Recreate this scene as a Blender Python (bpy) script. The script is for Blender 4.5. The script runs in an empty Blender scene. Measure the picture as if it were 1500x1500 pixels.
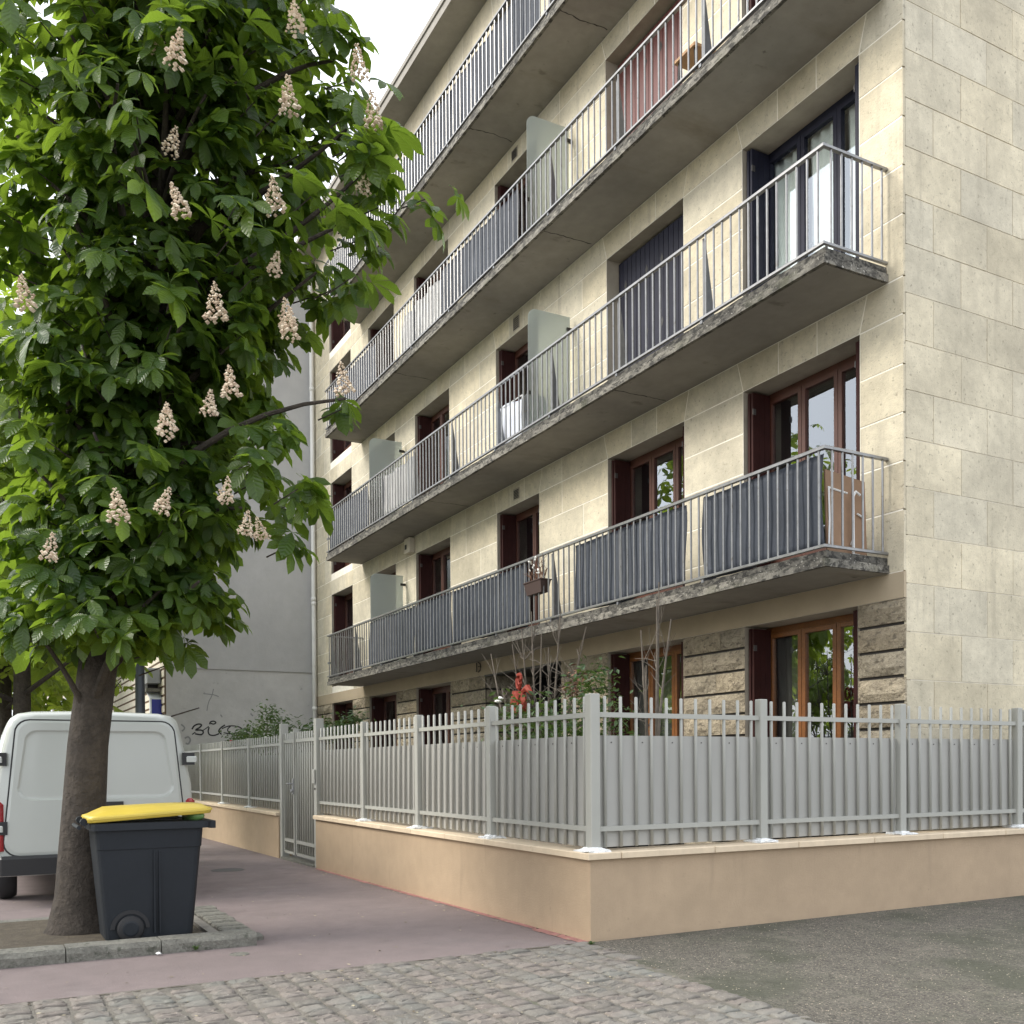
import bpy, math, random
import numpy as np
from mathutils import Vector, Matrix, Euler
random.seed(7)
rng = np.random.default_rng(11)
scene = bpy.context.scene
COL = scene.collection

# ------------------------------------------------------------------ camera
yaw, pitch, roll = math.radians(61.70), math.radians(-0.64), math.radians(-0.40)
CAM = Vector((6.555, -4.224, 1.4))
Fv = Vector((-math.sin(yaw)*math.cos(pitch), math.cos(yaw)*math.cos(pitch), math.sin(pitch)))
Rv = Vector((math.cos(yaw), math.sin(yaw), 0)); Uv = Rv.cross(Fv)
R2 = math.cos(roll)*Rv + math.sin(roll)*Uv; U2 = -math.sin(roll)*Rv + math.cos(roll)*Uv
cd = bpy.data.cameras.new('camera'); cam = bpy.data.objects.new('camera', cd); COL.objects.link(cam)
cd.sensor_width = 36; cd.lens = 1448.2/1500*36; cd.shift_y = 387.16/1500; cd.clip_start = 0.1; cd.clip_end = 3000
M4 = Matrix((R2, U2, -Fv)).transposed().to_4x4(); M4.translation = CAM
cam.matrix_world = M4
scene.camera = cam

# ------------------------------------------------------------------ world, sun, exposure
SUN_EL, SUN_DIR = math.radians(37), Vector((-0.38, -0.92, 0)).normalized()
w = bpy.data.worlds.new('World'); scene.world = w; w.use_nodes = True
nt = w.node_tree; nt.nodes.clear()
sky = nt.nodes.new('ShaderNodeTexSky'); sky.sky_type = 'NISHITA'; sky.sun_disc = False
sky.sun_elevation = SUN_EL; sky.sun_rotation = math.atan2(SUN_DIR.x, SUN_DIR.y)
sky.air_density = 1.0; sky.dust_density = 4.0; sky.ozone_density = 1.0
tc = nt.nodes.new('ShaderNodeTexCoord')
cn = nt.nodes.new('ShaderNodeTexNoise'); cn.inputs['Scale'].default_value = 2.2; cn.inputs['Detail'].default_value = 6
cr = nt.nodes.new('ShaderNodeMapRange'); cr.inputs[1].default_value = .36; cr.inputs[2].default_value = .62
cr.inputs[3].default_value = .62; cr.inputs[4].default_value = 1.0
mix = nt.nodes.new('ShaderNodeMix'); mix.data_type = 'RGBA'
mix.inputs[7].default_value = (8.6, 8.9, 9.4, 1)
bg = nt.nodes.new('ShaderNodeBackground'); bg.inputs['Strength'].default_value = 0.10
wo = nt.nodes.new('ShaderNodeOutputWorld')
nt.links.new(tc.outputs['Generated'], cn.inputs['Vector']); nt.links.new(cn.outputs['Fac'], cr.inputs[0])
nt.links.new(cr.outputs[0], mix.inputs[0]); nt.links.new(sky.outputs[0], mix.inputs[6])
nt.links.new(mix.outputs[2], bg.inputs['Color']); nt.links.new(bg.outputs[0], wo.inputs['Surface'])
sd = bpy.data.lights.new('sun', 'SUN'); sd.energy = 1.5; sd.angle = math.radians(26); sd.color = (1, .95, .87)
so = bpy.data.objects.new('sun', sd); COL.objects.link(so)
sdir = Vector((SUN_DIR.x*math.cos(SUN_EL), SUN_DIR.y*math.cos(SUN_EL), math.sin(SUN_EL)))
so.rotation_euler = sdir.to_track_quat('Z', 'Y').to_euler(); so.location = (0, -30, 40)
vs = scene.view_settings; vs.view_transform = 'Standard'; vs.look = 'None'; vs.gamma = 1; vs.use_curve_mapping = False
vs.exposure = 1.3

# ------------------------------------------------------------------ materials
MAT = {}
def mat(name, base, rough=.7, metallic=0., var=None, spots=None, streak=None, rnd=0., bump=None, spec=.5, coat=0., tint=None):
    """procedural material in world coordinates: var=(scale,amount), spots=(scale,lo,hi,colour,amount[,stretch]),
    rnd = per-piece brightness spread, bump=(scale,distance)"""
    m = bpy.data.materials.new(name); m.use_nodes = True; n = m.node_tree.nodes; L = m.node_tree.links
    p = n['Principled BSDF']; p.inputs['Roughness'].default_value = rough; p.inputs['Metallic'].default_value = metallic
    p.inputs['Specular IOR Level'].default_value = spec
    if coat: p.inputs['Coat Weight'].default_value = coat; p.inputs['Coat Roughness'].default_value = .08
    geo = n.new('ShaderNodeNewGeometry')
    col = n.new('ShaderNodeRGB'); col.outputs[0].default_value = (*base, 1); cur = col.outputs[0]
    def noise(scale, detail=5, stretch=None):
        t = n.new('ShaderNodeTexNoise'); t.inputs['Scale'].default_value = scale; t.inputs['Detail'].default_value = detail
        t.inputs['Roughness'].default_value = .6
        if stretch:
            mp = n.new('ShaderNodeMapping'); mp.inputs['Scale'].default_value = stretch
            L.new(geo.outputs['Position'], mp.inputs['Vector']); L.new(mp.outputs[0], t.inputs['Vector'])
        else: L.new(geo.outputs['Position'], t.inputs['Vector'])
        return t
    def mul(fac_socket, lo, hi, a=.3, b=.7):
        nonlocal cur
        mr = n.new('ShaderNodeMapRange'); mr.inputs[1].default_value = a; mr.inputs[2].default_value = b
        mr.inputs[3].default_value = lo; mr.inputs[4].default_value = hi; L.new(fac_socket, mr.inputs[0])
        mx = n.new('ShaderNodeVectorMath'); mx.operation = 'SCALE'
        L.new(cur, mx.inputs[0]); L.new(mr.outputs[0], mx.inputs['Scale']); cur = mx.outputs[0]
    if rnd:
        oi = n.new('ShaderNodeObjectInfo'); ad = n.new('ShaderNodeMath'); ad.operation = 'ADD'
        fr = n.new('ShaderNodeMath'); fr.operation = 'FRACT'
        L.new(oi.outputs['Random'], ad.inputs[0]); L.new(geo.outputs['Random Per Island'], ad.inputs[1]); L.new(ad.outputs[0], fr.inputs[0])
        mul(fr.outputs[0], 1-rnd, 1+rnd, 0, 1)
        if tint:
            f2 = n.new('ShaderNodeMath'); f2.operation = 'MULTIPLY'; f2.inputs[1].default_value = 7.31; L.new(fr.outputs[0], f2.inputs[0])
            f3 = n.new('ShaderNodeMath'); f3.operation = 'FRACT'; L.new(f2.outputs[0], f3.inputs[0])
            f4 = n.new('ShaderNodeMath'); f4.operation = 'MULTIPLY'; f4.inputs[1].default_value = tint[1]; L.new(f3.outputs[0], f4.inputs[0])
            mm = n.new('ShaderNodeMix'); mm.data_type = 'RGBA'; mm.inputs[7].default_value = (*tint[0], 1)
            L.new(f4.outputs[0], mm.inputs[0]); L.new(cur, mm.inputs[6]); cur = mm.outputs[2]
    if var:
        for sc, am in (var if isinstance(var[0], tuple) else (var,)): mul(noise(sc).outputs['Fac'], 1-am, 1+am)
    for s in (spots or ()):
        t = noise(s[0], 6, s[5] if len(s) > 5 else None)
        mr = n.new('ShaderNodeMapRange'); mr.inputs[1].default_value = s[1]; mr.inputs[2].default_value = s[2]
        mr.inputs[4].default_value = s[4]; L.new(t.outputs['Fac'], mr.inputs[0])
        mm = n.new('ShaderNodeMix'); mm.data_type = 'RGBA'; mm.inputs[7].default_value = (*s[3], 1)
        L.new(mr.outputs[0], mm.inputs[0]); L.new(cur, mm.inputs[6]); cur = mm.outputs[2]
    L.new(cur, p.inputs['Base Color'])
    if bump:
        prev = None
        for sc, d in (bump if isinstance(bump[0], tuple) else (bump,)):
            b = n.new('ShaderNodeBump'); b.inputs['Strength'].default_value = 1; b.inputs['Distance'].default_value = d
            L.new(noise(sc, 6).outputs['Fac'], b.inputs['Height'])
            if prev: L.new(prev.outputs[0], b.inputs['Normal'])
            prev = b
        L.new(prev.outputs[0], p.inputs['Normal'])
    MAT[name] = m; return m

mat('stone', (.58, .515, .372), .85, rnd=.11, tint=((.53, .50, .41), .6), var=((1.6, .17), (9, .10)), spots=[(22, .605, .69, (.19, .165, .12), .6), (60, .59, .68, (.27, .24, .175), .55), (.6, .52, .75, (.37, .33, .25), .5, (1, 1, .35)), (5, .58, .74, (.30, .265, .20), .45, (1, 1, .09))], bump=((60, .004), (14, .006)))
mat('mortar', (.80, .76, .66), .9, var=(6, .1))
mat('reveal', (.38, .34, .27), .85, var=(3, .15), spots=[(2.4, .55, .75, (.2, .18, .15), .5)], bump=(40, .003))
mat('rustic', (.40, .335, .235), .9, rnd=.14, tint=((.33, .30, .235), .6), var=((5, .22), (22, .2)), spots=[(11, .56, .66, (.13, .11, .08), .75, (1, 1, 1.8)), (26, .60, .68, (.09, .075, .055), .7)], bump=((9, .06), (30, .03), (70, .01)))
mat('groove', (.05, .045, .04), .9)
mat('render_band', (.44, .36, .25), .85, var=(2, .08), bump=(80, .002))
mat('concrete', (.278, .262, .232), .9, var=((.8, .14), (5, .08)), spots=[(1.1, .60, .72, (.17, .145, .105), .6, (1, .3, 1)), (3.1, .64, .72, (.12, .105, .085), .55, (1, .5, 1)), (7, .67, .74, (.08, .07, .06), .6)], bump=(50, .002))
mat('slab_edge', (.19, .178, .15), .92, var=((2, .25), (9, .3)), spots=[(5, .50, .62, (.05, .046, .04), .8, (.7, 1, 1.4)), (16, .48, .60, (.03, .028, .024), .88, (.6, 1, 1.6)), (34, .60, .68, (.50, .48, .43), .75), (1.3, .56, .70, (.10, .105, .06), .5)], bump=((40, .012), (12, .012)))
mat('slab_edge_upper', (.10, .094, .08), .92, var=((3, .25), (11, .3)), spots=[(14, .47, .58, (.018, .017, .015), .9, (.7, 1, 1.5)), (30, .62, .69, (.50, .48, .43), .75)], bump=((40, .012), (12, .012)))
mat('rail_metal', (.245, .245, .243), .36, metallic=.6, var=(9, .15), spots=[(17, .60, .72, (.13, .11, .09), .7)])
mat('strut_metal', (.16, .165, .175), .5, metallic=.3, var=(8, .2))
mat('shade_cloth', (.048, .056, .072), .8, var=((1.6, .16), (20, .1)), spots=[(5, .62, .75, (.20, .215, .25), .35, (1, 1, .25))])
mat('mahogany', (.085, .029, .017), .5, var=((4, .15), (30, .12)), bump=(60, .001))
mat('shutter_brown', (.036, .0105, .009), .65, var=(5, .2), spec=.2)
mat('shutter_red', (.115, .032, .026), .5, var=(5, .15))
mat('navy_wood', (.013, .014, .027), .6, var=(5, .2), spec=.25)
mat('oak', (.19, .072, .020), .4, var=((5, .2), (40, .12)))
mat('black_iron_and_shade', (.015, .014, .013), .5)
mat('hinge_metal', (.10, .095, .09), .5, metallic=.5)
mat('interior', (.10, .09, .08), .9)
mat('curtain', (.86, .86, .83), .9, var=(3, .08))
mat('net_curtain', (.36, .36, .35), .9, var=(3, .1))
mat('dull_curtain', (.09, .085, .075), .9, var=(3, .15))
mat('fence_paint', (.345, .345, .31), .42, var=(1.5, .05), bump=(120, .0006))
mat('fence_panel', (.335, .33, .305), .45, var=(.9, .06))
mat('plastic_film', (.78, .79, .78), .25, spec=.7, bump=(30, .02))
mat('tan_render', (.40, .30, .20), .9, var=((1.1, .07), (6, .05)), spots=[(.8, .55, .8, (.33, .25, .165), .5, (1, 1, 2)), (4, .60, .75, (.27, .205, .14), .5, (1, 1, .12)), (9, .66, .74, (.22, .17, .12), .5)], bump=((160, .004), (50, .003)))
mat('coping_stone', (.60, .49, .35), .75, rnd=.06, var=(8, .08), bump=(60, .002))
mat('pavement', (.200, .160, .154), .93, var=((.5, .12), (3.3, .08)), spots=[(120, .62, .70, (.36, .33, .31), .6), (70, .61, .70, (.10, .08, .08), .6), (.9, .56, .72, (.27, .235, .225), .6), (1.6, .56, .72, (.14, .112, .11), .6), (5, .62, .72, (.15, .12, .115), .45), (.5, .55, .62, (.17, .145, .14), .5)], bump=((200, .006), (60, .004)))
mat('pink_edge', (.36, .175, .155), .9, var=(9, .2), bump=(80, .004))
mat('joint_sand', (.15, .137, .115), .95, var=((4, .25), (60, .2)), spots=[(2.5, .58, .7, (.09, .10, .055), .6)], bump=((120, .008), (20, .01)))
mat('sett', (.152, .140, .121), .88, rnd=.17, tint=((.20, .165, .145), .6), var=((9, .14), (50, .1)), spots=[(60, .60, .70, (.36, .33, .29), .55), (22, .56, .68, (.09, .085, .07), .55), (1.2, .5, .7, (.18, .19, .17), .6)], bump=((70, .003), (18, .003)))
mat('asphalt', (.112, .102, .084), .95, var=((.9, .3), (5, .2), (20, .2)), spots=[(60, .56, .64, (.27, .24, .19), .75), (110, .55, .64, (.30, .27, .21), .7), (45, .54, .64, (.03, .028, .022), .85), (14, .58, .68, (.05, .046, .036), .6), (.9, .46, .6, (.055, .060, .038), .8), (2.2, .57, .68, (.18, .163, .13), .6), (7, .6, .7, (.05, .047, .036), .6)], bump=((80, .015), (30, .01)))
mat('gravel_bits', (.30, .26, .20), .9, rnd=.5)
mat('ground', (.22, .205, .185), .95, var=(.4, .2), bump=(30, .01))
mat('road', (.06, .06, .06), .9, var=(1, .15), bump=(120, .004))
mat('kerb', (.17, .165, .14), .9, var=((7, .22), (40, .2)), spots=[(14, .55, .68, (.05, .055, .04), .75), (55, .63, .7, (.4, .38, .34), .6)], bump=((30, .02), (90, .008)))
mat('grey_render', (.42, .415, .405), .92, var=((.35, .07), (2.5, .05)), spots=[(.9, .58, .8, (.52, .515, .50), .45, (1, 1, .3)), (1.4, .62, .8, (.31, .305, .3), .4)], bump=((40, .004), (5, .01)))
mat('grey_render_low', (.49, .48, .46), .92, var=((.5, .08), (3, .06)), spots=[(3.5, .64, .72, (.17, .165, .155), .55), (.7, .6, .8, (.30, .29, .27), .5)], bump=((40, .004), (7, .01)))
mat('spray_paint', (.012, .012, .013), .5)
mat('spray_grey', (.25, .25, .25), .6)
mat('white_pvc', (.72, .71, .67), .45, var=(2, .07), spots=[(3, .62, .75, (.4, .37, .32), .4)])
mat('white_board', (.62, .57, .47), .8, var=(4, .1))
mat('brown_joint', (.13, .085, .05), .9)
mat('ac_grey', (.30, .31, .32), .5)
mat('post_dark', (.022, .028, .036), .4, var=(5, .2))
mat('sign_blue', (.006, .016, .27), .35)
mat('sign_white', (.72, .76, .80), .35)
mat('van_paint', (.45, .47, .435), .3, coat=.6, var=(.9, .03))
mat('van_black', (.014, .014, .015), .45)
mat('lamp_red', (.30, .008, .012), .2, coat=.5)
mat('rubber', (.018, .018, .019), .8)
mat('wheel_grey', (.35, .35, .36), .4, metallic=.6)
mat('bin_plastic', (.0095, .0125, .0165), .55, spec=.32, var=((3, .1), (40, .08)), spots=[(4, .62, .8, (.022, .027, .033), .4), (60, .68, .74, (.06, .06, .06), .3)], bump=(150, .0006))
mat('bin_lid', (.54, .41, .06), .42, var=(3, .08), spots=[(4, .62, .75, (.42, .32, .07), .4)])
mat('bottle_green', (.10, .20, .06), .3)
mat('soil', (.075, .06, .04), .95, var=(9, .3), bump=(30, .02))
mat('weathered_wood', (.19, .175, .15), .85, var=(12, .2), bump=(40, .003))
mat('bark', (.052, .042, .033), .95, var=((8, .3), (30, .25)), bump=((22, .03), (60, .01)))
mat('twig', (.13, .11, .088), .9, var=(20, .25))
mat('cardboard', (.27, .17, .105), .85, var=((2, .08), (9, .06)))
mat('white_tape', (.75, .75, .73), .4)
mat('sheet_white', (.68, .71, .78), .85, var=(2, .05))
mat('white_flower', (.80, .79, .74), .7)
mat('red_flower', (.45, .02, .05), .6)
mat('dry_flower', (.17, .085, .05), .8)
mat('ribbon_red', (.24, .030, .014), .75, var=(6, .1))
mat('planter', (.055, .032, .026), .8)
mat('stool_wood', (.42, .24, .11), .6, var=(9, .15))
mat('leaf_scrap', (.075, .055, .03), .9, rnd=.5, tint=((.50, .44, .30), .9))
mat('litter', (.8, .8, .78), .6)
mat('iron_cover', (.085, .08, .078), .7, var=(20, .2), bump=(60, .004))
mat('roof_zinc', (.28, .30, .32), .5)
mat('far_wall', (.42, .38, .32), .9, var=(.5, .08))
mat('far_glass', (.05, .06, .07), .15)

def leaf_material(name, c1, c2, trans, amt=.42, rough=.38):
    m = bpy.data.materials.new(name); m.use_nodes = True; n = m.node_tree.nodes; L = m.node_tree.links
    p = n['Principled BSDF']; out = n['Material Output']; p.inputs['Roughness'].default_value = rough
    p.inputs['Specular IOR Level'].default_value = .45
    g = n.new('ShaderNodeNewGeometry'); oi = n.new('ShaderNodeObjectInfo')
    ad = n.new('ShaderNodeMath'); ad.operation = 'ADD'; fr = n.new('ShaderNodeMath'); fr.operation = 'FRACT'
    L.new(g.outputs['Random Per Island'], ad.inputs[0]); L.new(oi.outputs['Random'], ad.inputs[1]); L.new(ad.outputs[0], fr.inputs[0])
    mx = n.new('ShaderNodeMix'); mx.data_type = 'RGBA'; mx.inputs[6].default_value = (*c1, 1); mx.inputs[7].default_value = (*c2, 1)
    L.new(fr.outputs[0], mx.inputs[0])
    uv = n.new('ShaderNodeUVMap'); sp = n.new('ShaderNodeSeparateXYZ'); L.new(uv.outputs[0], sp.inputs[0])
    def mth(op, a, b=None, c=None):
        q = n.new('ShaderNodeMath'); q.operation = op
        for i, v in enumerate((a, b, c)):
            if v is None: continue
            if isinstance(v, (int, float)): q.inputs[i].default_value = v
            else: L.new(v, q.inputs[i])
        return q.outputs[0]
    side = mth('ABSOLUTE', mth('SUBTRACT', sp.outputs[1], .5)); along = mth('SUBTRACT', sp.outputs[0], mth('MULTIPLY', side, .34))
    tri = mth('ABSOLUTE', mth('SUBTRACT', mth('FRACT', mth('MULTIPLY', along, 9)), .5))
    vein = mth('MAXIMUM', mth('LESS_THAN', tri, .085), mth('LESS_THAN', side, .035))
    sc = n.new('ShaderNodeVectorMath'); sc.operation = 'SCALE'; L.new(mx.outputs[2], sc.inputs[0]); L.new(mth('MULTIPLY_ADD', vein, .45, .92), sc.inputs['Scale'])
    L.new(sc.outputs[0], p.inputs['Base Color'])
    bp = n.new('ShaderNodeBump'); bp.inputs['Distance'].default_value = .006; L.new(mth('MULTIPLY', tri, 1.0), bp.inputs['Height']); L.new(bp.outputs[0], p.inputs['Normal'])
    tr = n.new('ShaderNodeBsdfTranslucent'); tr.inputs['Color'].default_value = (*trans, 1)
    ms = n.new('ShaderNodeMixShader'); ms.inputs[0].default_value = amt
    L.new(p.outputs[0], ms.inputs[1]); L.new(tr.outputs[0], ms.inputs[2]); L.new(ms.outputs[0], out.inputs['Surface'])
    MAT[name] = m
leaf_material('chestnut_leaf', (.026, .062, .013), (.072, .120, .022), (.25, .38, .034), .44, .34)
leaf_material('far_leaf_backlit', (.08, .13, .02), (.15, .22, .04), (.42, .55, .06), .55)  # backlit look of the farther crowns put into yellower, brighter leaf colours
leaf_material('shrub_leaf', (.022, .048, .014), (.055, .092, .032), (.12, .19, .03), .3)
leaf_material('blossom', (.46, .36, .27), (.68, .61, .48), (.5, .4, .28), .3, .85)

def glass_material():
    m = bpy.data.materials.new('window_glass'); m.use_nodes = True; n = m.node_tree.nodes; L = m.node_tree.links; n.clear()
    out = n.new('ShaderNodeOutputMaterial'); fr = n.new('ShaderNodeFresnel'); fr.inputs['IOR'].default_value = 1.75
    mu = n.new('ShaderNodeMath'); mu.operation = 'MULTIPLY'; mu.inputs[1].default_value = 2.9; mu.use_clamp = True
    gl = n.new('ShaderNodeBsdfGlossy'); gl.inputs['Roughness'].default_value = .006; gl.inputs['Color'].default_value = (.90, .95, 1, 1)
    tr = n.new('ShaderNodeBsdfTransparent'); tr.inputs['Color'].default_value = (.93, .96, .95, 1); ms = n.new('ShaderNodeMixShader')
    g = n.new('ShaderNodeNewGeometry'); nz = n.new('ShaderNodeTexNoise'); nz.inputs['Scale'].default_value = 1.4; nz.inputs['Detail'].default_value = 1
    b = n.new('ShaderNodeBump'); b.inputs['Distance'].default_value = .004
    L.new(g.outputs['Position'], nz.inputs['Vector']); L.new(nz.outputs['Fac'], b.inputs['Height']); L.new(b.outputs[0], gl.inputs['Normal'])
    bf = n.new('ShaderNodeMath'); bf.operation = 'SUBTRACT'; bf.inputs[0].default_value = 1; L.new(g.outputs['Backfacing'], bf.inputs[1])
    m2 = n.new('ShaderNodeMath'); m2.operation = 'MULTIPLY'; L.new(mu.outputs[0], m2.inputs[0]); L.new(bf.outputs[0], m2.inputs[1])
    L.new(fr.outputs[0], mu.inputs[0]); L.new(m2.outputs[0], ms.inputs[0])
    L.new(tr.outputs[0], ms.inputs[1]); L.new(gl.outputs[0], ms.inputs[2]); L.new(ms.outputs[0], out.inputs['Surface']); MAT['glass'] = m
glass_material()
def frosted_material():
    m = bpy.data.materials.new('frosted_glass'); m.use_nodes = True; n = m.node_tree.nodes; L = m.node_tree.links
    p = n['Principled BSDF']; p.inputs['Base Color'].default_value = (.55, .58, .56, 1); p.inputs['Roughness'].default_value = .35
    out = n['Material Output']; tl = n.new('ShaderNodeBsdfTranslucent'); tl.inputs['Color'].default_value = (.62, .66, .63, 1)
    rf = n.new('ShaderNodeBsdfRefraction'); rf.inputs['IOR'].default_value = 1.02; rf.inputs['Roughness'].default_value = .5; rf.inputs['Color'].default_value = (.66, .70, .69, 1)
    m1 = n.new('ShaderNodeMixShader'); m1.inputs[0].default_value = .5; m2 = n.new('ShaderNodeMixShader'); m2.inputs[0].default_value = .62
    L.new(p.outputs[0], m1.inputs[1]); L.new(tl.outputs[0], m1.inputs[2]); L.new(m1.outputs[0], m2.inputs[1]); L.new(rf.outputs[0], m2.inputs[2])
    L.new(m2.outputs[0], out.inputs['Surface']); MAT['frosted'] = m
frosted_material()

# ------------------------------------------------------------------ mesh helpers
class MB:
    def __init__(s): s.v = []; s.f = []
    def add(s, vs, fs):
        b = len(s.v); s.v += [tuple(q) for q in vs]; s.f += [tuple(b+i for i in q) for q in fs]; return s
    def box(s, x0, x1, y0, y1, z0, z1):
        return s.add([(x0,y0,z0),(x1,y0,z0),(x1,y1,z0),(x0,y1,z0),(x0,y0,z1),(x1,y0,z1),(x1,y1,z1),(x0,y1,z1)],
                     [(0,3,2,1),(4,5,6,7),(0,1,5,4),(1,2,6,5),(2,3,7,6),(3,0,4,7)])
    def cbox(s, x0, x1, y0, y1, z0, z1, c=.006):
        """box with all vertical and top edges chamfered"""
        pts = [(x0+c,y0),(x1-c,y0),(x1,y0+c),(x1,y1-c),(x1-c,y1),(x0+c,y1),(x0,y1-c),(x0,y0+c)]
        cx, cy = (x0+x1)/2, (y0+y1)/2
        v = [(x,y,z0) for x,y in pts]+[(x,y,z1-c) for x,y in pts]
        v += [(min(max(x, x0+c), x1-c), min(max(y, y0+c), y1-c), z1) for x,y in pts]
        f = [tuple(range(7,-1,-1)), tuple(range(16,24))]
        for k in (0, 8): f += [(k+i, k+(i+1)%8, k+8+(i+1)%8, k+8+i) for i in range(8)]
        return s.add(v, f)
    def loft(s, rings, cap=True):
        n = len(rings[0]); v = [p for r in rings for p in r]; f = []
        for k in range(len(rings)-1): f += [(k*n+i, k*n+(i+1)%n, (k+1)*n+(i+1)%n, (k+1)*n+i) for i in range(n)]
        if cap: f += [tuple(range(n-1,-1,-1)), tuple(range((len(rings)-1)*n, len(rings)*n))]
        return s.add(v, f)
    def tube(s, path, rad, n=6, cap=True):
        path = [Vector(p) for p in path]; rings = []; up = Vector((0,0,1))
        rad = rad if hasattr(rad, '__len__') else [rad]*len(path)
        for i, p in enumerate(path):
            d = (path[min(i+1,len(path)-1)]-path[max(i-1,0)]).normalized()
            a = d.cross(up if abs(d.z) < .95 else Vector((1,0,0))).normalized(); b = d.cross(a)
            rings.append([p+(a*math.cos(t)+b*math.sin(t))*rad[i] for t in [2*math.pi*k/n for k in range(n)]])
        return s.loft(rings, cap)
    def bar(s, x, y, z0, z1, r, n=6, a0=.4):
        return s.loft([[(x+r*math.cos(a0+2*math.pi*k/n), y+r*math.sin(a0+2*math.pi*k/n), z) for k in range(n)] for z in (z0, z1)])
    def disc(s, c, axis, r0, r1, t, n=20):
        """wheel-like cylinder round axis through c; r0 radius at both faces, r1 at middle"""
        c = Vector(c); a = Vector(axis).normalized(); u = a.orthogonal().normalized(); v = a.cross(u); rings = []
        for d, r in ((-t/2, r0), (-t/4, r1), (t/4, r1), (t/2, r0)):
            rings.append([c+a*d+(u*math.cos(q)+v*math.sin(q))*r for q in [2*math.pi*k/n for k in range(n)]])
        return s.loft(rings)
    def build(s, name, m, parent=None, smooth=False, kind=None):
        me = bpy.data.meshes.new(name); me.from_pydata(s.v, [], s.f); me.update()
        me.materials.append(MAT[m] if isinstance(m, str) else m)
        if smooth: me.polygons.foreach_set('use_smooth', [True]*len(me.polygons))
        return link(name, me, parent, kind)
def link(name, me, parent=None, kind=None):
    o = bpy.data.objects.new(name, me); COL.objects.link(o)
    if parent is not None: o.parent = parent
    if kind: o['kind'] = kind
    return o
def fix_normals(o):
    import bmesh
    bm = bmesh.new(); bm.from_mesh(o.data); bmesh.ops.recalc_face_normals(bm, faces=bm.faces[:]); bm.to_mesh(o.data); bm.free(); return o
def empty(name, label, cat, loc=(0,0,0), group=None):
    o = bpy.data.objects.new(name, None); o.empty_display_size = .1; COL.objects.link(o)
    return tag(o, label, cat, group)
def tag(o, label, cat, group=None):
    o['label'] = label; o['category'] = cat
    if group: o['group'] = group
    return o
def gz(x): return .0075*max(x, -25) if x < 0 else 0.

# ------------------------------------------------------------------ building constants
YF, YB, YS, YE = 4.054, 3.170, 3.146, 3.475
S = [None, 3.345, 6.326, 9.263, 12.16]; B = [None, 4.544, 7.510, 10.391, 13.368]; H = [None, 5.947, 8.893, 11.833, 14.78]
EAVE = 15.305
XL, XR, BL, BR = -20.25, -.40, -16.445, -.585
WX = {'A': (-2.787, -.968), 'B': (-5.751, -3.936), 'C': (-9.329, -7.798), 'D': (-13.095, -11.343), 'E': (-15.913, -14.254), 'F': (-18.856, -17.175)}
GX = {'A': (-2.787, -1.015), 'B': (-5.80, -3.995), 'C': (-9.85, -7.15), 'D': (-13.15, -11.40), 'E': (-16.05, -14.30), 'F': (-18.90, -17.27)}
GH, GS = 3.075, .92

# ================================================================== GROUND
g = MB()
xs = [-600, -25, 0, 600]
g.add([(x, y, gz(x)-.05) for x in xs for y in (-500, 700)], [(2*i, 2*i+2, 2*i+3, 2*i+1) for i in range(3)])
gr = g.build('ground', 'ground'); gr['kind'] = 'structure'
g = MB()
nx = [-120, -60, -25]+[-24+k for k in range(24)]+[-.20]
g.add([(x, y, gz(x)) for x in nx for y in (-4.75, .02)]+[(x, y, gz(x)-.12) for x in nx for y in (-4.75, .02)],
      [(2*i, 2*i+2, 2*i+3, 2*i+1) for i in range(len(nx)-1)] + [(2*(len(nx)-1), 2*len(nx)+2*(len(nx)-1), 2*len(nx)+2*(len(nx)-1)+1, 2*(len(nx)-1)+1)]
      + [(2*len(nx)+2*i, 2*len(nx)+2*i+2, 2*i+2, 2*i) for i in range(len(nx)-1)])
ey = [-4.75+.05*k for k in range(96)]; jx = 0.
for k, yy in enumerate(ey):
    jx = max(-.02, min(.02, jx+random.uniform(-.009, .009)))
    b_ = len(g.v); g.v += [(-.2005, yy, gz(-.2)), (-.035+jx, yy, .0), (-.022+jx, yy, -.012)]
    if k: g.f += [(b_-3, b_-2, b_+1, b_), (b_-2, b_-1, b_+2, b_+1)]
pv = g.build('pavement', 'pavement'); pv['kind'] = 'structure'
g = MB(); b_ = 0; jx = 0
for k, yy in enumerate(ey):
    jx = max(-.012, min(.015, jx+random.uniform(-.008, .008))); wd = max(.004, random.gauss(.013, .008))
    g.v += [(-.022+jx, yy, .0015), (-.022+jx+wd, yy, .0015)]
    if k and random.random() < .93: g.f.append((2*k-2, 2*k-1, 2*k+1, 2*k))
o = g.build('pavement_crack', 'soil'); o['kind'] = 'structure'
g = MB(); g.add([(x, y, gz(x)-.045+.001) for x in (-120, -25, -.03) for y in (-11.5, -4.95)], [(0,2,3,1),(2,4,5,3)])
o = g.build('road', 'road'); o['kind'] = 'structure'
g = MB()
for k in range(60):
    x1 = -.05-k*1.02; x0 = x1-1.0; a, b = gz(x0)+.006, gz(x1)+.006
    g.add([(x0,-4.95,a-.2),(x1,-4.95,b-.2),(x1,-4.76,b-.2),(x0,-4.76,a-.2),(x0,-4.95,a),(x1,-4.95,b),(x1,-4.76,b),(x0,-4.76,a)],
          [(0,3,2,1),(4,5,6,7),(0,1,5,4),(1,2,6,5),(2,3,7,6),(3,0,4,7)])
o = g.build('road_kerb', 'kerb'); o['kind'] = 'structure'
g = MB()
prev = 0
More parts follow.
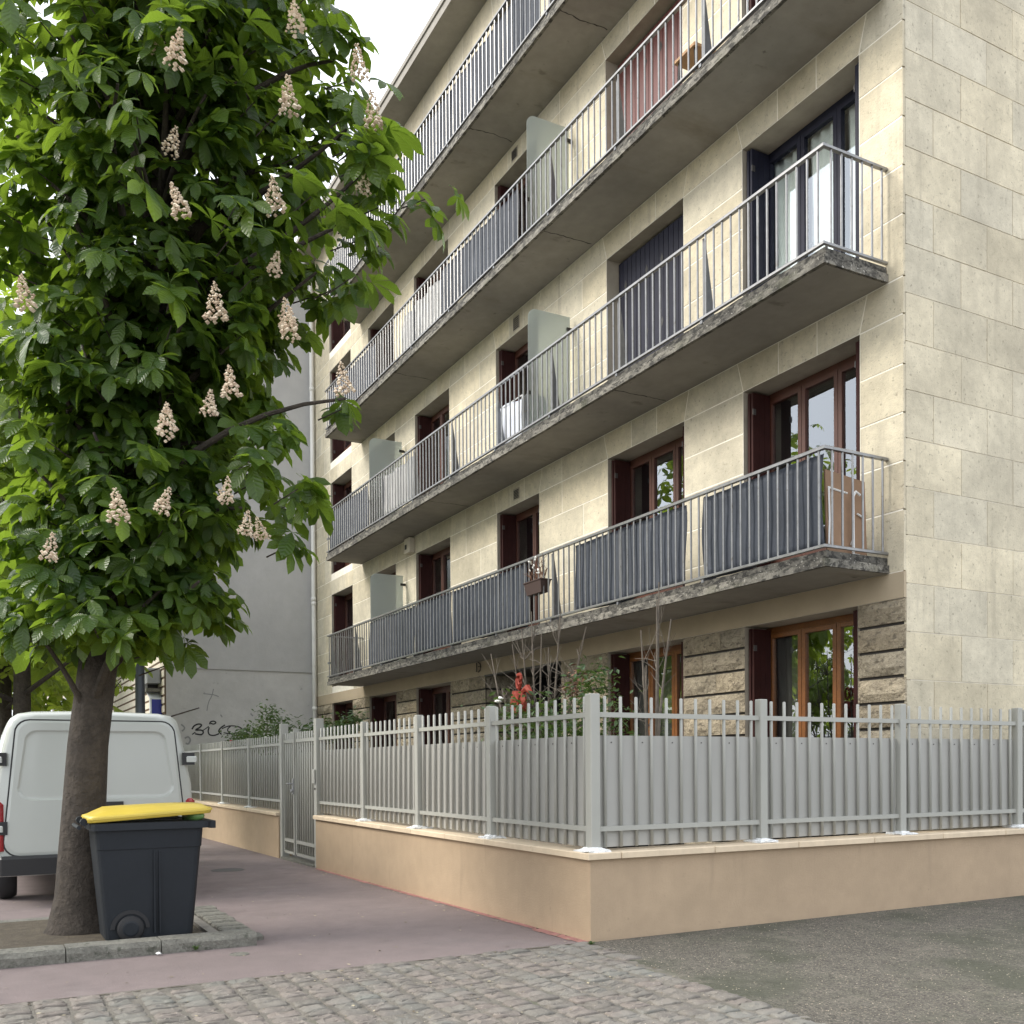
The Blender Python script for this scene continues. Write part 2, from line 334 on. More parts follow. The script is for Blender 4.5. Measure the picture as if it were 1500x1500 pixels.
for k in range(46):
    x = -k*.155; wd = .055+.022*random.random()+(.035 if k < 5 else 0)
    g.add([(x-.16, -.0005, gz(x-.16)+.004), (x, -.0005, gz(x)+.004), (x, -wd, gz(x)+.004), (x-.16, -wd*.9, gz(x-.16)+.004)], [(0,3,2,1)])
o = g.build('wall_foot_strip', 'pink_edge'); o['kind'] = 'structure'
# asphalt forecourt with an uneven edge against the setts
edge = [(.02,-.055),(.12,-.07),(.35,-.12),(.6,-.10),(.9,-.17),(1.2,-.15),(1.57,-.20),(2,-.19),(2.5,-.27),(2.7,-.25),(4,-.3),(7,-.34),(14,-.4)]
g = MB(); nn = len(edge)
fe = []
for (a, b), (c_, d_) in zip(edge, edge[1:]):
    n_ = max(1, int((c_-a)/.035)) if c_ < 4.5 else 2
    fe += [(a+(c_-a)*i/n_, b+(d_-b)*i/n_+random.uniform(-.035, .035)) for i in range(n_)]
fe.append(edge[-1]); nn = len(fe)
g.add([(x, y-.05+random.uniform(-.02,.02), -.009) for x, y in fe]+[(x, y+.03, .004) for x, y in fe]+[(x if x > .05 else -.01, 14, .004) for x, y in fe], [(k*nn+i, k*nn+i+1, k*nn+nn+i+1, k*nn+nn+i) for i in range(nn-1) for k in (0, 1)])
o = g.build('asphalt_forecourt', 'asphalt'); o['kind'] = 'structure'
g = MB()
for _ in range(6500):
    x = random.uniform(.05, 4.2); y = random.uniform(-.15, 4.4)**1.0; r = random.uniform(.0018, .0062)
    if random.random() < .07: y = random.uniform(-2.5, -.2)
    a = random.random()*3; z = .006
    q = [(x+r*math.cos(a+t)*random.uniform(.6,1.5), y+r*math.sin(a+t), z) for t in (0, 1.6, 3.1, 4.7)]
    g.add(q+[(x, y, z+r*.5)], [(0,1,4),(1,2,4),(2,3,4),(3,0,4)])
o = g.build('gravel', 'gravel_bits', None, False, 'stuff'); tag(o, 'pale gravel chips scattered over the dark asphalt', 'gravel')

# setts
bed = MB(); bed.add([(-.05, -4.75, -.0015), (12, -4.75, -.0015), (12, .05, -.0015), (-.05, .05, -.0015)], [(0,1,2,3)])
paving = bed.build('sett_paving', 'joint_sand'); paving['kind'] = 'structure'
def sett_mesh(seed):
    r = random.Random(seed); m = MB()
    def ring(sx, sy, z, j): return [((x*sx)+r.uniform(-j,j), (y*sy)+r.uniform(-j,j), z+r.uniform(-j,j)*.25) for x, y in
                                    [(-.5,-.32),(-.36,-.5),(.36,-.5),(.5,-.32),(.5,.32),(.36,.5),(-.36,.5),(-.5,.32)]]
    m.loft([ring(1,1,-.04,.008), ring(1,1,-.006,.02), ring(.9,.86,.003,.04), ring(.55,.5,.0065,.04)])
    me = bpy.data.meshes.new('sett'); me.from_pydata(m.v, [], m.f); me.materials.append(MAT['sett'])
    me.polygons.foreach_set('use_smooth', [len(p.vertices) < 8 for p in me.polygons]); return me
setts = [sett_mesh(k) for k in range(7)]
spots = []
y = -.30
def edge_y(x):
    for (a, b), (c, d) in zip(edge, edge[1:]):
        if a <= x <= c: return b+(d-b)*(x-a)/(c-a)
    return edge[0][1]
row = 0; y = -.02
while y > -4.7:
    wdt = random.uniform(.175, .205); yc = y-wdt/2; x = -.02+random.uniform(-.02, .02)
    while x < 7.5:
        ln = random.uniform(.085, .15); xc = x+ln/2
        if x > -.03 and yc+wdt/2 < edge_y(max(xc, .03))+.10: spots.append((xc, yc, ln-.008, wdt-.01))
        x += ln
    y -= wdt; row += 1
def cam_dist(p): return (p[0]-CAM.x)**2+(p[1]-CAM.y)**2
def in_view(p):
    d = Vector((p[0], p[1], 0))-CAM; z = d.dot(Fv)
    return z > 0 and abs(d.dot(Rv)/z*1448) < 770 and 1137+1.4/z*1448 < 1510
vis = sorted([s for s in spots if in_view(s)], key=cam_dist); near = set(vis[:300])
rest = MB()
for s in spots:
    me = random.choice(setts); rz = random.choice((0, math.pi))+random.uniform(-.03, .03)
    mw = Matrix.Translation((s[0], s[1], random.uniform(-.004, .004))) @ Euler((random.uniform(-.03,.03), random.uniform(-.03,.03), rz)).to_matrix().to_4x4() @ Matrix.Diagonal((s[2], s[3], 1, 1))
    if s in near:
        o = link('sett', me, paving); o.matrix_world = mw
    else: rest.add([mw @ v.co for v in me.vertices], [tuple(p.vertices) for p in me.polygons])
rest.build('setts_beyond', 'sett', paving, False, 'stuff')

# cover plates and marks on the pavement
def cover(name, x, y, r, label, m='iron_cover'):
    g = MB(); g.loft([[(x+r*k*math.cos(t), y+r*k*math.sin(t), gz(x)+z) for t in [2*math.pi*i/20 for i in range(20)]] for k, z in ((1.06,-.01),(1.05,.004),(.95,.006),(.9,.003))])
    return tag(g.build(name, m, None), label, 'cover plate')
cover('valve_cover', -7.67, -1.15, .22, 'round dark iron cover set in the red pavement before the gate')
cover('valve_cover', -.95, -2.52, .07, 'small round pale cover set in pavement below the kerb corner', 'kerb')

# ================================================================== APARTMENT BUILDING
bld = empty('apartment_building', 'pale stone apartment block with long railed balconies on every floor', 'building')
W = MB()
wy = YF+.0035
floors = [(0, 0., 0.)]+[(k, S[k], 0) for k in (1,2,3,4)]
openings = []
for k in range(1, 5):
    for n, (a, b) in WX.items(): openings.append((k, n, a, b, S[k]+.17, H[k]))
for n, (a, b) in GX.items(): openings.append((0, n, a, b, -.2 if n == 'C' else GS, GH))
zs = sorted({-.3, EAVE+.02}|{o[4] for o in openings}|{o[5] for o in openings})
zs = [z for z in zs if z >= -.3]
for z0, z1 in zip(zs, zs[1:]):
    if z1 <= GH+.001: continue
    zc = (z0+z1)/2
    ops = sorted([(o[2], o[3]) for o in openings if o[4] < zc < o[5]])
    x = XL
    for a, b in ops+[(XR-.012, None)]:
        if a > x: W.add([(x,wy,z0),(a,wy,z0),(a,wy,z1),(x,wy,z1)], [(0,1,2,3)])
        if b is None: break
        x = b
# gable, back, far side, roof deck and storey floors
D1 = 16.5
W.add([(XR-.008,YF+.06,-.3),(XR-.008,D1,-.3),(XR-.008,D1,EAVE),(XR-.008,YF+.06,EAVE)], [(0,1,2,3)])
W.add([(XL,wy,-.3),(XL,D1,-.3),(XL,D1,EAVE),(XL,wy,EAVE)], [(3,2,1,0)])
W.add([(XL,D1,-.3),(XR,D1,-.3),(XR,D1,EAVE),(XL,D1,EAVE)], [(3,2,1,0)])
W.build('wall', 'mortar', bld)
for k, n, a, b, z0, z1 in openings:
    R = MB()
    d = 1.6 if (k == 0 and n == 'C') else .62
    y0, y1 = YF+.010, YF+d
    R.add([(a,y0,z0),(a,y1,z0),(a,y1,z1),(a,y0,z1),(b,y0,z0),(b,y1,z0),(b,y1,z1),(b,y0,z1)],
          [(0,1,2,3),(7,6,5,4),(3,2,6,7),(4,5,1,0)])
    R.build('window_reveal', 'reveal' if d < 1 else 'black_iron_and_shade', bld)  # entrance recess sides painted black in place of porch shade
for z in [0.0]+S[1:]+[EAVE-.2]: MB().box(XL+.05, XR-.05, YF+.5, D1-.1, z+.02, z+.15).build('storey_floor', 'interior', bld)
MB().box(XL+.05, XR-.05, YF+4.2, YF+4.3, 0, EAVE-.3).build('inner_wall', 'interior', bld)
for x in (-3.3, -6.6, -10.2, -13.65, -16.6): MB().box(x-.06, x+.06, YF+.45, YF+4.2, 0, EAVE-.3).build('inner_wall', 'interior', bld)

# --- facade stones
stones = []   # (verts, faces, mat, score)
def add_stone(x0, x1, z0, z1, sl=0., sr=0., m='stone', rough=0.):
    j = .0075; y = YF+random.uniform(-.002, .0015); c = .003
    lo = [(x0+j, z0+j), (x1-j, z0+j), (x1-j+sr, z1-j), (x0+j+sl, z1-j)]
    cx, cz = sum(p[0] for p in lo)/4, sum(p[1] for p in lo)/4
    inn = [(x+(c if x < cx else -c), z+(c if z < cz else -c)) for x, z in lo]
    v = [(x, y+.03, z) for x, z in lo]+[(x, y+c, z) for x, z in lo]+[(x, y, z) for x, z in inn]
    f = [(0,1,5,4),(1,2,6,5),(2,3,7,6),(3,0,4,7),(4,5,9,8),(5,6,10,9),(6,7,11,10),(7,4,8,11),(8,9,10,11)]
    d = (Vector((cx, YF, cz))-CAM); sc = (x1-x0)*(z1-z0)*abs(d.y)/d.length**3
    if d.dot(Fv) <= 0 or (d.dot(R2)/d.dot(Fv)*1448 > 580): sc *= .2
    py = 1137-(cz-1.4)/d.dot(Fv)*1448
    if py < -20: sc = 0
    stones.append((v, f, 'stone', sc))
def add_rustic(x0, x1, z0, z1, m='rustic'):
    j = .004; r = random.Random(hash((round(x0,3), round(z0,3)))); nx_, nz_ = 4, 3; y0 = YF-.004; v = []
    X = [x0+j+(x1-x0-2*j)*i/nx_ for i in range(nx_+1)]; Z = [z0+(z1-z0)*i/nz_ for i in range(nz_+1)]
    for iz, z in enumerate(Z):
        for ix, x in enumerate(X):
            edge_ = ix in (0, nx_) or iz in (0, nz_)
            v.append((x, y0+(.016 if edge_ else -r.uniform(.0, .035)), z))
    n1 = nx_+1; f = [(iz*n1+ix, iz*n1+ix+1, (iz+1)*n1+ix+1, (iz+1)*n1+ix) for iz in range(nz_) for ix in range(nx_)]
    b = len(v); ring = [i for i in range(n1)]+[iz*n1+nx_ for iz in range(1, nz_+1)]+[nz_*n1+ix for ix in range(nx_-1,-1,-1)]+[iz*n1 for iz in range(nz_-1,0,-1)]
    for i in ring: v.append((v[i][0], YF+.09, v[i][2]))
    f += [(ring[i], b+i, b+(i+1)%len(ring), ring[(i+1)%len(ring)]) for i in range(len(ring))]
    d = (Vector(((x0+x1)/2, YF, (z0+z1)/2))-CAM); sc = (x1-x0)*(z1-z0)*abs(d.y)/d.length**3
    if z1 < 1.6: sc *= .25
    stones.append((v, f, 'rustic', sc))
names = list('FEDCBA')
for k in range(1, 5):
    z0, h = S[k], H[k]; top = S[k+1] if k < 4 else EAVE
    cz = [z0+.0, z0+.625, z0+1.115, z0+1.605, z0+2.095, h]
    piers = []; x = XL
    for n in names: piers.append((x, WX[n][0], n)); x = WX[n][1]
    piers.append((x, XR+.0065, 'end'))
    for i, (a, b, n) in enumerate(piers):
        wd = b-a
        for c in range(5):
            za, zb = cz[c], cz[c+1]
            if wd > 1.7: cuts = [a, a+wd*(.36 if (c+k) % 2 else .67), b]
            elif i == 0: cuts = [a, a+wd*(.45 if c % 2 else .62), b]
            else: cuts = [a, b]
            for p, q in zip(cuts, cuts[1:]): add_stone(p, q, za, zb)
        ca = a if i == 0 else a+.0; cb = b
        sl = 0 if i == 0 else .10; sr = 0 if i == 6 else -.10
        cuts = [a, b] if wd < 1.7 else [a, a+wd*.36, b]
        for p, q in zip(cuts, cuts[1:]): add_stone(p, q, h, top, sl if p == a else 0, sr if q == b else 0)
    for n in names:
        a, b = WX[n]; e = (b-a)/3
        for t in range(3): add_stone(a+t*e, a+(t+1)*e, h, top, -.10 if t == 0 else 0, .10 if t == 2 else 0)
# ground floor: rock-faced courses with dark grooves
gp = []; x = XL
for n in names: gp.append((x, GX[n][0])); x = GX[n][1]
gp.append((x, XR+.003))
zc = GH
gi = 0
while zc > .1:
    for i, (a, b) in enumerate(gp):
        wd = b-a
        fr_ = [.42, .62, .33, .55][(gi+i) % 4]
        cuts = [a, b] if wd < .75 else ([a, a+wd*fr_, b] if wd < 1.6 else [a, a+wd*.3*(1+.3*fr_), a+wd*(.6+.2*fr_), b])
        for p, q in zip(cuts, cuts[1:]): add_rustic(p, q, zc-.235, zc)
    zc -= .268; gi += 1
for a, b in gp:
    G = MB(); G.box(a+.003, b-.037, YF+.042, YF+.2, .0, GH); G.build('groove_backing', 'groove', bld)
stones.sort(key=lambda s: -s[3])
rest = {'stone': MB(), 'rustic': MB()}
for i, (v, f, m, sc) in enumerate(stones):
    if i < 300: MB().add(v, f).build('stone', m, bld)
    else: rest[m].add(v, f)
rest['stone'].build('stones_beyond', 'stone', bld, False, 'stuff'); rest['rustic'].build('rough_stones_beyond', 'rustic', bld, False, 'stuff')
# side faces of the rock-faced piers at the entrance, and gable stones
E_ = MB(); zc = GH
while zc > .1:
    E_.box(GX['C'][0]-.12, GX['C'][0]+.012, YF+.03, YF+1.0, zc-.235, zc); zc -= .268
E_.build('entrance_quoins', 'rustic', bld)
T = MB()
for k in range(32):
    za, zb = -.2+k*.49, .28+k*.49; y = YF+.03+(.0 if k % 2 else .42)
    if k % 2 == 0: T.box(XR-.03, XR, YF+.035, y-.008, za, zb)
    while y < D1-.1:
        T.box(XR-.03, XR+random.uniform(-.002, .002), y, min(y+.842, D1), za, zb); y += .85
T.build('gable_stones', 'stone', bld, False, 'stuff')
LB = MB(); LB.box(XL, XR+.003, YF-.006, YF+.03, GH+.003, S[1]-.002)
LB.build('lintel_band', 'render_band', bld)

# --- roof overhang
RF = MB(); RF.box(XL-.1, XR+.35, YE, D1+.4, EAVE, EAVE+.16); RF.box(XL-.1, XR+.38, YE-.03, D1+.43, EAVE+.163, EAVE+.26)
rf = RF.build('roof_overhang', 'concrete', bld)
rm = MB(); rm.add([(XL-.1,YE,EAVE+.262),(XR+.35,YE,EAVE+.262),(XR+.35,D1,EAVE+.262),(XL-.1,D1,EAVE+.262),(XL+3,YF+4,EAVE+2.2),(XR-3,YF+4,EAVE+2.2),(XR-3,YF+7,EAVE+2.2),(XL+3,YF+7,EAVE+2.2)],[(0,1,5,4),(1,2,6,5),(2,3,7,6),(3,0,4,7),(4,5,6,7)])
rm.build('roof', 'roof_zinc', bld)

# --- balconies
bars = []
def jag(a, b, n):
    return [a+(b-a)*i/n for i in range(n+1)]
for k in range(1, 5):
    s, b = S[k], B[k]
    sl = MB(); sl.box(BL+.03, BR-.03, YS+.034, YF+.0, s+.003, s+.15)
    slab = sl.build('balcony', 'concrete', bld)
    # weathered nosing in two steps, edge broken by small dips
    def nosing(z0, z1, yo, m, name):
        e = MB(); xs_ = jag(BL-.004, BR+.004, 170); ring = []
        for x in xs_:
            dz = random.uniform(-.005, .005); dy = random.uniform(-.004, .004)
            ring.append([(x, YS+.03, z0+.001), (x, yo+dy, z0+.001), (x, yo+dy, z1+dz), (x, YS+.03, z1+dz)])
        e.loft([[(p[0], p[1]+(.02 if i_ in (0, 3) else 0), p[2]) for i_, p in enumerate(r_)] for r_ in ring])
        for xa, xb in ((BL-.006-(YS-yo), BL+.02), (BR-.02, BR+.006+(YS-yo))): e.box(xa, xb, yo+.004, YF-.01, z0+.002, z1-.003)
        fix_normals(e.build(name, m, slab))
    nosing(s, s+.088, YS, 'slab_edge', 'slab_nosing')
    nosing(s+.092, s+.165, YS+.022, 'slab_edge_upper', 'slab_upper_nosing')
    hr = MB(); zr = s+.225
    hr.cbox(BL-.02, BR+.0, YB-.024, YB+.024, b-.036, b, .008); hr.cbox(BL-.02, BL+.024, YB+.024, YF, b-.034, b-.002, .008); hr.cbox(BR-.046, BR-.002, YB+.024, YF, b-.034, b-.002, .008)
    hr.build('handrail', 'rail_metal', slab)
    br = MB(); br.cbox(BL-.015, BR-.005, YB-.02, YB+.02, zr-.03, zr, .006); br.cbox(BL-.015, BL+.02, YB+.02, YF, zr-.029, zr-.001, .006); br.cbox(BR-.042, BR-.006, YB+.02, YF, zr-.029, zr-.001, .006)
    br.build('bottom_rail', 'rail_metal', slab)
    # cracks and day joints on the underside
    for x in ((-7.2, -12.6), (-10.4, -4.3), (-6.1, -12.0), (-8.55, -5.6))[k-1]:
        ck = MB(); v = []; yy = YS+.04; xx = x
        while yy < YF-.02:
            wd = random.uniform(.004, .013); v += [(xx-wd, yy, s+.0015), (xx+wd, yy, s+.0015)]; yy += random.uniform(.03, .07); xx += random.uniform(-.016, .016)
        ck.add(v, [(2*i, 2*i+2, 2*i+3, 2*i+1) for i in range(len(v)//2-1)]); ck.build('soffit_crack', 'groove', slab)
    nb = 110
    for i in range(nb+1):
        x = BR-.1-i*.1437
        if x < BL: break
        bars.append((k, slab, x, YB, zr, b))
    for i in range(6):
        yy = YB+.10+i*.143; bars.append((k, slab, BR-.024, yy, zr, b)); bars.append((k, slab, BL+.002, yy, zr, b))
    for x in [-2.484-1.73*i for i in range(9)]:
        st = MB()
        # tapered stay plate behind the bars and a short foot to the slab
        st.add([(x-.012,YB+.03,s+.15),(x+.012,YB+.03,s+.15),(x+.012,YB+.20,s+.15),(x-.012,YB+.20,s+.15),(x-.012,YB+.026,b-.05),(x+.012,YB+.026,b-.05),(x+.012,YB+.05,b-.05),(x-.012,YB+.05,b-.05)],
               [(0,3,2,1),(4,5,6,7),(0,1,5,4),(1,2,6,5),(2,3,7,6),(3,0,4,7)])
        st.box(x-.02, x+.02, YB-.01, YB+.03, s+.15, zr-.03)
        st.build('railing_stay', 'strut_metal', slab)
barme = {}
def dist3(t): return (Vector((t[2], t[3], t[4]))-CAM).length
bars.sort(key=lambda t: dist3(t)); left = {}
for i, (k, slab, x, y, z0, z1) in enumerate(bars):
    if i < 300 and k < 3 or i < 260:
        if k not in barme:
            m = MB(); m.bar(0, 0, z0-.004, z1-.03, .0125, 8); me = bpy.data.meshes.new('baluster'); me.from_pydata(m.v, [], m.f)
            me.materials.append(MAT['rail_metal']); barme[k] = me
        o = link('baluster', barme[k], slab); o.location = (x, y, 0)
    else: left.setdefault(slab, MB()).bar(x, y, z0-.004, z1-.03, .0125, 6)
for slab, m in left.items(): m.build('balusters', 'rail_metal', slab, False, 'stuff')

# --- windows
def window(name, xl, xr, z0, z1, frame_m, shutter_m, y=YF+.36, panes=3, closed=None, shutter=True, lab=None):
    f = MB(); t = .065
    f.box(xl+.002, xl+t, y, y+.07, z0, z1-.002); f.box(xr-t, xr-.002, y, y+.07, z0, z1-.002)
    f.box(xl+t, xr-t, y, y+.07, z1-t-.01, z1-.002); f.box(xl+t, xr-t, y, y+.07, z0, z0+.06)
    ww = (xr-xl-2*t)/panes; cs = []
    for i in range(panes):
        a, b = xl+t+i*ww+.004, xl+t+(i+1)*ww-.004; c = .055; yy = y-.018
        f.box(a, a+c, yy, y+.05, z0+.065, z1-t-.014); f.box(b-c, b, yy, y+.05, z0+.065, z1-t-.014)
        f.box(a+c, b-c, yy+.002, y+.048, z1-t-.014-c, z1-t-.015); f.box(a+c, b-c, yy+.002, y+.048, z0+.066, z0+.066+(.32 if z1-z0 > 2.2 else .07))
        cs.append((a+c, b-c, z0+.066+(.32 if z1-z0 > 2.2 else .07), z1-t-.014-c))
    wn = f.build('window', frame_m, bld)
    for a, b, p, q in cs:
        g = MB(); g.box(a-.004, b+.004, y+.012, y+.02, p-.004, q+.004); g.build('pane', 'glass', wn)
    xh = cs[len(cs)//2][0]-.03; zh = z0+1.02 if z1-z0 > 2.2 else (z0+z1)/2
    hd = MB(); hd.box(xh-.012, xh+.012, y+.051, y+.063, zh-.07, zh+.07); hd.box(xh-.008, xh+.07, y+.064, y+.08, zh, zh+.018)
    hd.build('handle', 'hinge_metal', wn)
    if shutter:
        for side, xx in ((1, xl), (-1, xr)):
            for j in range(2):
                s_ = MB(); x0 = xx+side*(.030+.045*j); x1 = x0+side*.032; a, b = min(x0, x1), max(x0, x1)
                s_.box(a, b, YF+.05+.012*j, y-.025, z0+.02, z1-.03)
                # vertical board edges standing proud
                fx = (b if side > 0 else a); 
                for q in range(3):
                    ya = YF+.062+.012*j+q*.085
                    if ya+.078 < y-.025: s_.box(fx-.004, fx+.004, ya, ya+.078, z0+.03, z1-.04)
                so_ = s_.build('shutter', shutter_m, wn)
                if j == 1:
                    for q in (z0+.25, z1-.3): MB().box(min(fx, fx+side*.012), max(fx, fx+side*.012), YF+.055, YF+.10, q, q+.07).build('hinge', 'hinge_metal', so_)
    if closed:
        n = 4; e = (xr-xl-.06)/n; yy = YF+.20
        for i in range(n):
            a = xl+.03+i*e; s_ = MB(); nb_ = 4; q = e/nb_
            s_.box(a+.004, a+e-.004, yy+.008, yy+.03, z0+.02, z1-.04)
            for t_ in range(nb_): s_.box(a+.006+t_*q, a+(t_+1)*q-.004, yy, yy+.008, z0+.03, z1-.05)
            so_ = s_.build('shutter', closed, wn)
            for zz in (z1-.42, z0+1.1, z0+.35):
                d = MB(); cx = a+e/2+(.04 if i % 2 else -.04)
                d.add([(cx-.034, yy-.003, zz), (cx, yy-.003, zz-.075), (cx+.034, yy-.003, zz), (cx, yy-.003, zz+.075), (cx-.034, yy+.004, zz), (cx, yy+.004, zz-.075), (cx+.034, yy+.004, zz), (cx, yy+.004, zz+.075)],
                      [(0,1,2,3),(0,4,5,1),(1,5,6,2),(2,6,7,3),(3,7,4,0)])
                d.build('peep_hole', 'black_iron_and_shade', so_)
    return wn
for k in range(1, 5):
    for n, (a, b) in WX.items():
        fm, sm, cl = 'mahogany', 'shutter_brown', None
        if k == 2 and n == 'A': fm, sm = 'navy_wood', 'navy_wood'
        if k == 2 and n == 'B': cl = 'navy_wood'
        if k == 3 and n == 'B': cl = 'shutter_red'
        window('window', a, b, S[k]+.17, H[k], fm, sm, closed=cl, panes=2 if n in 'CEF' else 3, shutter=cl is None)
for n, (a, b) in GX.items():
    if n == 'C': continue
    window('window', a, b, GS, GH, 'oak' if n in 'AB' else 'mahogany', 'shutter_brown', panes=3 if n in 'AB' else 2)
# entrance: deep dark porch with a glazed door
dr = MB(); ax, bx = GX['C']; yd = YF+1.5
for x in (ax, (ax+bx)/2-.06, bx-.12): dr.box(x, x+.12, yd, yd+.06, 0, GH)
dr.box(ax, bx, yd+.002, yd+.058, GH-.14, GH-.002); dr.box(ax, bx, yd+.002, yd+.058, 0, .3)
dd = dr.build('entrance_door', 'black_iron_and_shade', bld)
g = MB(); g.box(ax+.1, bx-.1, yd+.02, yd+.03, .3, GH-.14); g.build('pane', 'glass', dd)
lt = MB(); lt.box(ax, bx, YF-.012, YF+.03, GH-.03, GH+.001); lt.build('entrance_lintel', 'hinge_metal', bld)
ns = MB()
ns.tube([(-10.135, YF-.03, 3.33), (-10.13, YF-.03, 3.25), (-10.14, YF-.03, 3.16)], .011, 6)
ns.tube([(-10.06, YF-.03, 3.33), (-9.99, YF-.03, 3.30), (-9.965, YF-.03, 3.24), (-9.99, YF-.03, 3.18), (-10.06, YF-.03, 3.15)], .011, 6)
ns.tube([(-10.06, YF-.03, 3.25), (-10.03, YF-.03, 3.25)], .011, 6)
ns.build('house_mark', 'black_iron_and_shade', bld)

# --- small fittings
for (x0, x1, z0, z1) in ((-8.68, -8.47, 6.02, 6.215), (-8.65, -8.42, 8.94, 9.19), (-8.67, -8.45, 11.88, 12.08)):
    v = MB(); v.box(x0, x1, YF-.008, YF+.01, z0, z1); vo = v.build('vent', 'reveal', bld)
    s_ = MB()
    for i in range(6): s_.box(x0+.02, x1-.02, YF-.016, YF-.009, z0+.02+i*(z1-z0-.04)/6, z0+.02+(i+.55)*(z1-z0-.04)/6)
    s_.build('vent_grille', 'groove', vo)
jb = MB(); jb.cbox(-13.42, -13.12, YF-.14, YF-.002, 5.98, 6.30, .015); jbo = jb.build('junction_box', 'white_board', bld)
q = MB(); q.box(-13.36, -13.27, YF-.148, YF-.1405, 6.06, 6.16); q.build('box_window', 'black_iron_and_shade', jbo)
dp = MB(); px_, py_ = -20.12, YF-.10
dp.tube([(px_, py_, -.1), (px_, py_, 5), (px_, py_, 10), (px_, py_, 14.75), (px_+.02, py_-.05, 14.95), (px_+.05, py_-.28, 15.25)], .06, 10)
dpo = dp.build('drainpipe', 'white_pvc', bld, True)
c = MB()
for z in (3.0, 5.9, 6.02, 8.9, 9.02, 11.8, 13.7): c.loft([[(px_+r*math.cos(t), py_+r*math.sin(t), zz) for t in [2*math.pi*i/12 for i in range(12)]] for zz, r in ((z-.05,.062),(z-.045,.073),(z+.045,.073),(z+.05,.062))])
c.build('pipe_collar', 'white_pvc', dpo, True)
# privacy screens
def screen(x, z0, z1, y0=3.235, y1=YF-.07):
    m = MB(); r = .14; out = [(y1, z0), (y0, z0)]+[(y0+r-r*math.cos(a), z1-r+r*math.sin(a)) for a in [math.pi/2*i/6 for i in range(7)]]+[(y1, z1)]
    n = len(out); v = [(x-.005, y, z) for y, z in out]+[(x+.005, y, z) for y, z in out]
    m.add(v, [tuple(range(n)), tuple(range(2*n-1, n-1, -1))]+[(i, n+i, n+(i+1)%n, (i+1)%n) for i in range(n)])
    so_ = m.build('privacy_screen', 'frosted', bld)
    for z in (z0+.2, z1-.22): MB().box(x-.02, x+.02, y1-.06, YF-.012, z, z+.05).build('bracket', 'black_iron_and_shade', so_)
    MB().box(x-.02, x+.02, y0-.02, y0+.03, z0+.55, z0+.6).build('bracket', 'black_iron_and_shade', so_)
for x, k, dz in ((-6.68, 2, 1.97), (-6.68, 3, 1.97), (-13.67, 1, 2.12), (-13.67, 2, 2.05)): screen(x, S[k]+.2, S[k]+.1+dz)
for k in (1, 2): 
    m = MB(); m.box(BL-.11, BL-.02, YB+.02, YB+.07, S[k]+.52, S[k]+.57); m.build('rail_stub', 'rail_metal', bld)

# --- things on the balconies
def wavy_cloth(name, xa, xb, za, zb, y, m, label, cat='shade cloth', group=None, amp=.012, sag=.03, seed=1):
    r = random.Random(seed); nx_, nz_ = max(8, int((xb-xa)/.05)), 9; v = []
    ph = [r.uniform(0, 6) for _ in range(4)]
    for iz in range(nz_+1):
        for ix in range(nx_+1):
            u, t = ix/nx_, iz/nz_; x = xa+(xb-xa)*u; 
            dy = amp*(math.sin(x*9+ph[0]+t*.7)+.6*math.sin(x*23+ph[1]+t*1.5)+.4*math.sin(t*7+x*3+ph[2]))
            zz = za+(zb-za)*t
            if iz == nz_: zz -= sag*abs(math.sin(x*4.2+ph[3]))*.5
            if iz == 0: zz += .02*math.sin(x*3+ph[1])
            ex = .02*math.sin(t*4+ph[2])*(1 if ix in (0, nx_) else 0)
            v.append((x+ex, y+.012+amp*1.8+dy, zz))
    n1 = nx_+1; mb = MB(); mb.add(v, [(iz*n1+ix, iz*n1+ix+1, (iz+1)*n1+ix+1, (iz+1)*n1+ix) for iz in range(nz_) for ix in range(nx_)])
    o = mb.build(name, m, None, True)
    sm = o.modifiers.new('thick', 'SOLIDIFY'); sm.thickness = .003
    return tag(o, label, cat, group)
gcl = 'shade cloths tied behind the balcony bars'
for i, (xa, xb, lab) in enumerate([
    (-2.545, -.67, 'dark blue shade cloth at the right corner of the lowest balcony'),
    (-5.33, -2.86, 'wide dark shade cloth on lowest balcony left of the gap beside the corner cloth'),
    (-7.65, -6.74, 'narrow shade cloth on the lowest balcony beside the flower box'),
    (-9.40, -7.70, 'shade cloth on lowest balcony below the open window above the house mark'),
    (-11.09, -9.44, 'shade cloth on lowest balcony between two cloths, right of the middle brown window'),
    (-13.70, -11.16, 'long shade cloth on lowest balcony in front of the left privacy screen')]):
    wavy_cloth('shade_cloth', xa, xb, S[1]+.20, B[1]-.045, YB+.012, 'shade_cloth', lab, group=gcl, seed=i)
wavy_cloth('shade_cloth', -16.38, -13.66, S[2]+.22, B[2]-.05, YB+.012, 'shade_cloth', 'blue shade cloth at far left end of the second balcony up', group=gcl, seed=9)
wavy_cloth('shade_cloth', -11.85, -6.2, S[4]+.22, B[4]-.05, YB+.012, 'shade_cloth', 'long dark shade cloth in the middle of the topmost balcony', group=gcl, seed=29)
wavy_cloth('shade_cloth', -16.38, -13.2, S[3]+.22, B[3]-.05, YB+.012, 'shade_cloth', 'dark shade cloth at far left end of the third balcony up', group=gcl, seed=31)
wavy_cloth('shade_cloth', -9.8, -6.9, S[3]+.22, B[3]-.05, YB+.012, 'shade_cloth', 'dark shade cloth on third balcony up left of its privacy screen', group=gcl, seed=33)
wavy_cloth('shade_cloth', -16.38, -11.9, S[4]+.22, B[4]-.05, YB+.012, 'shade_cloth', 'dark shade cloth at far left end of the topmost balcony', group=gcl, seed=19)
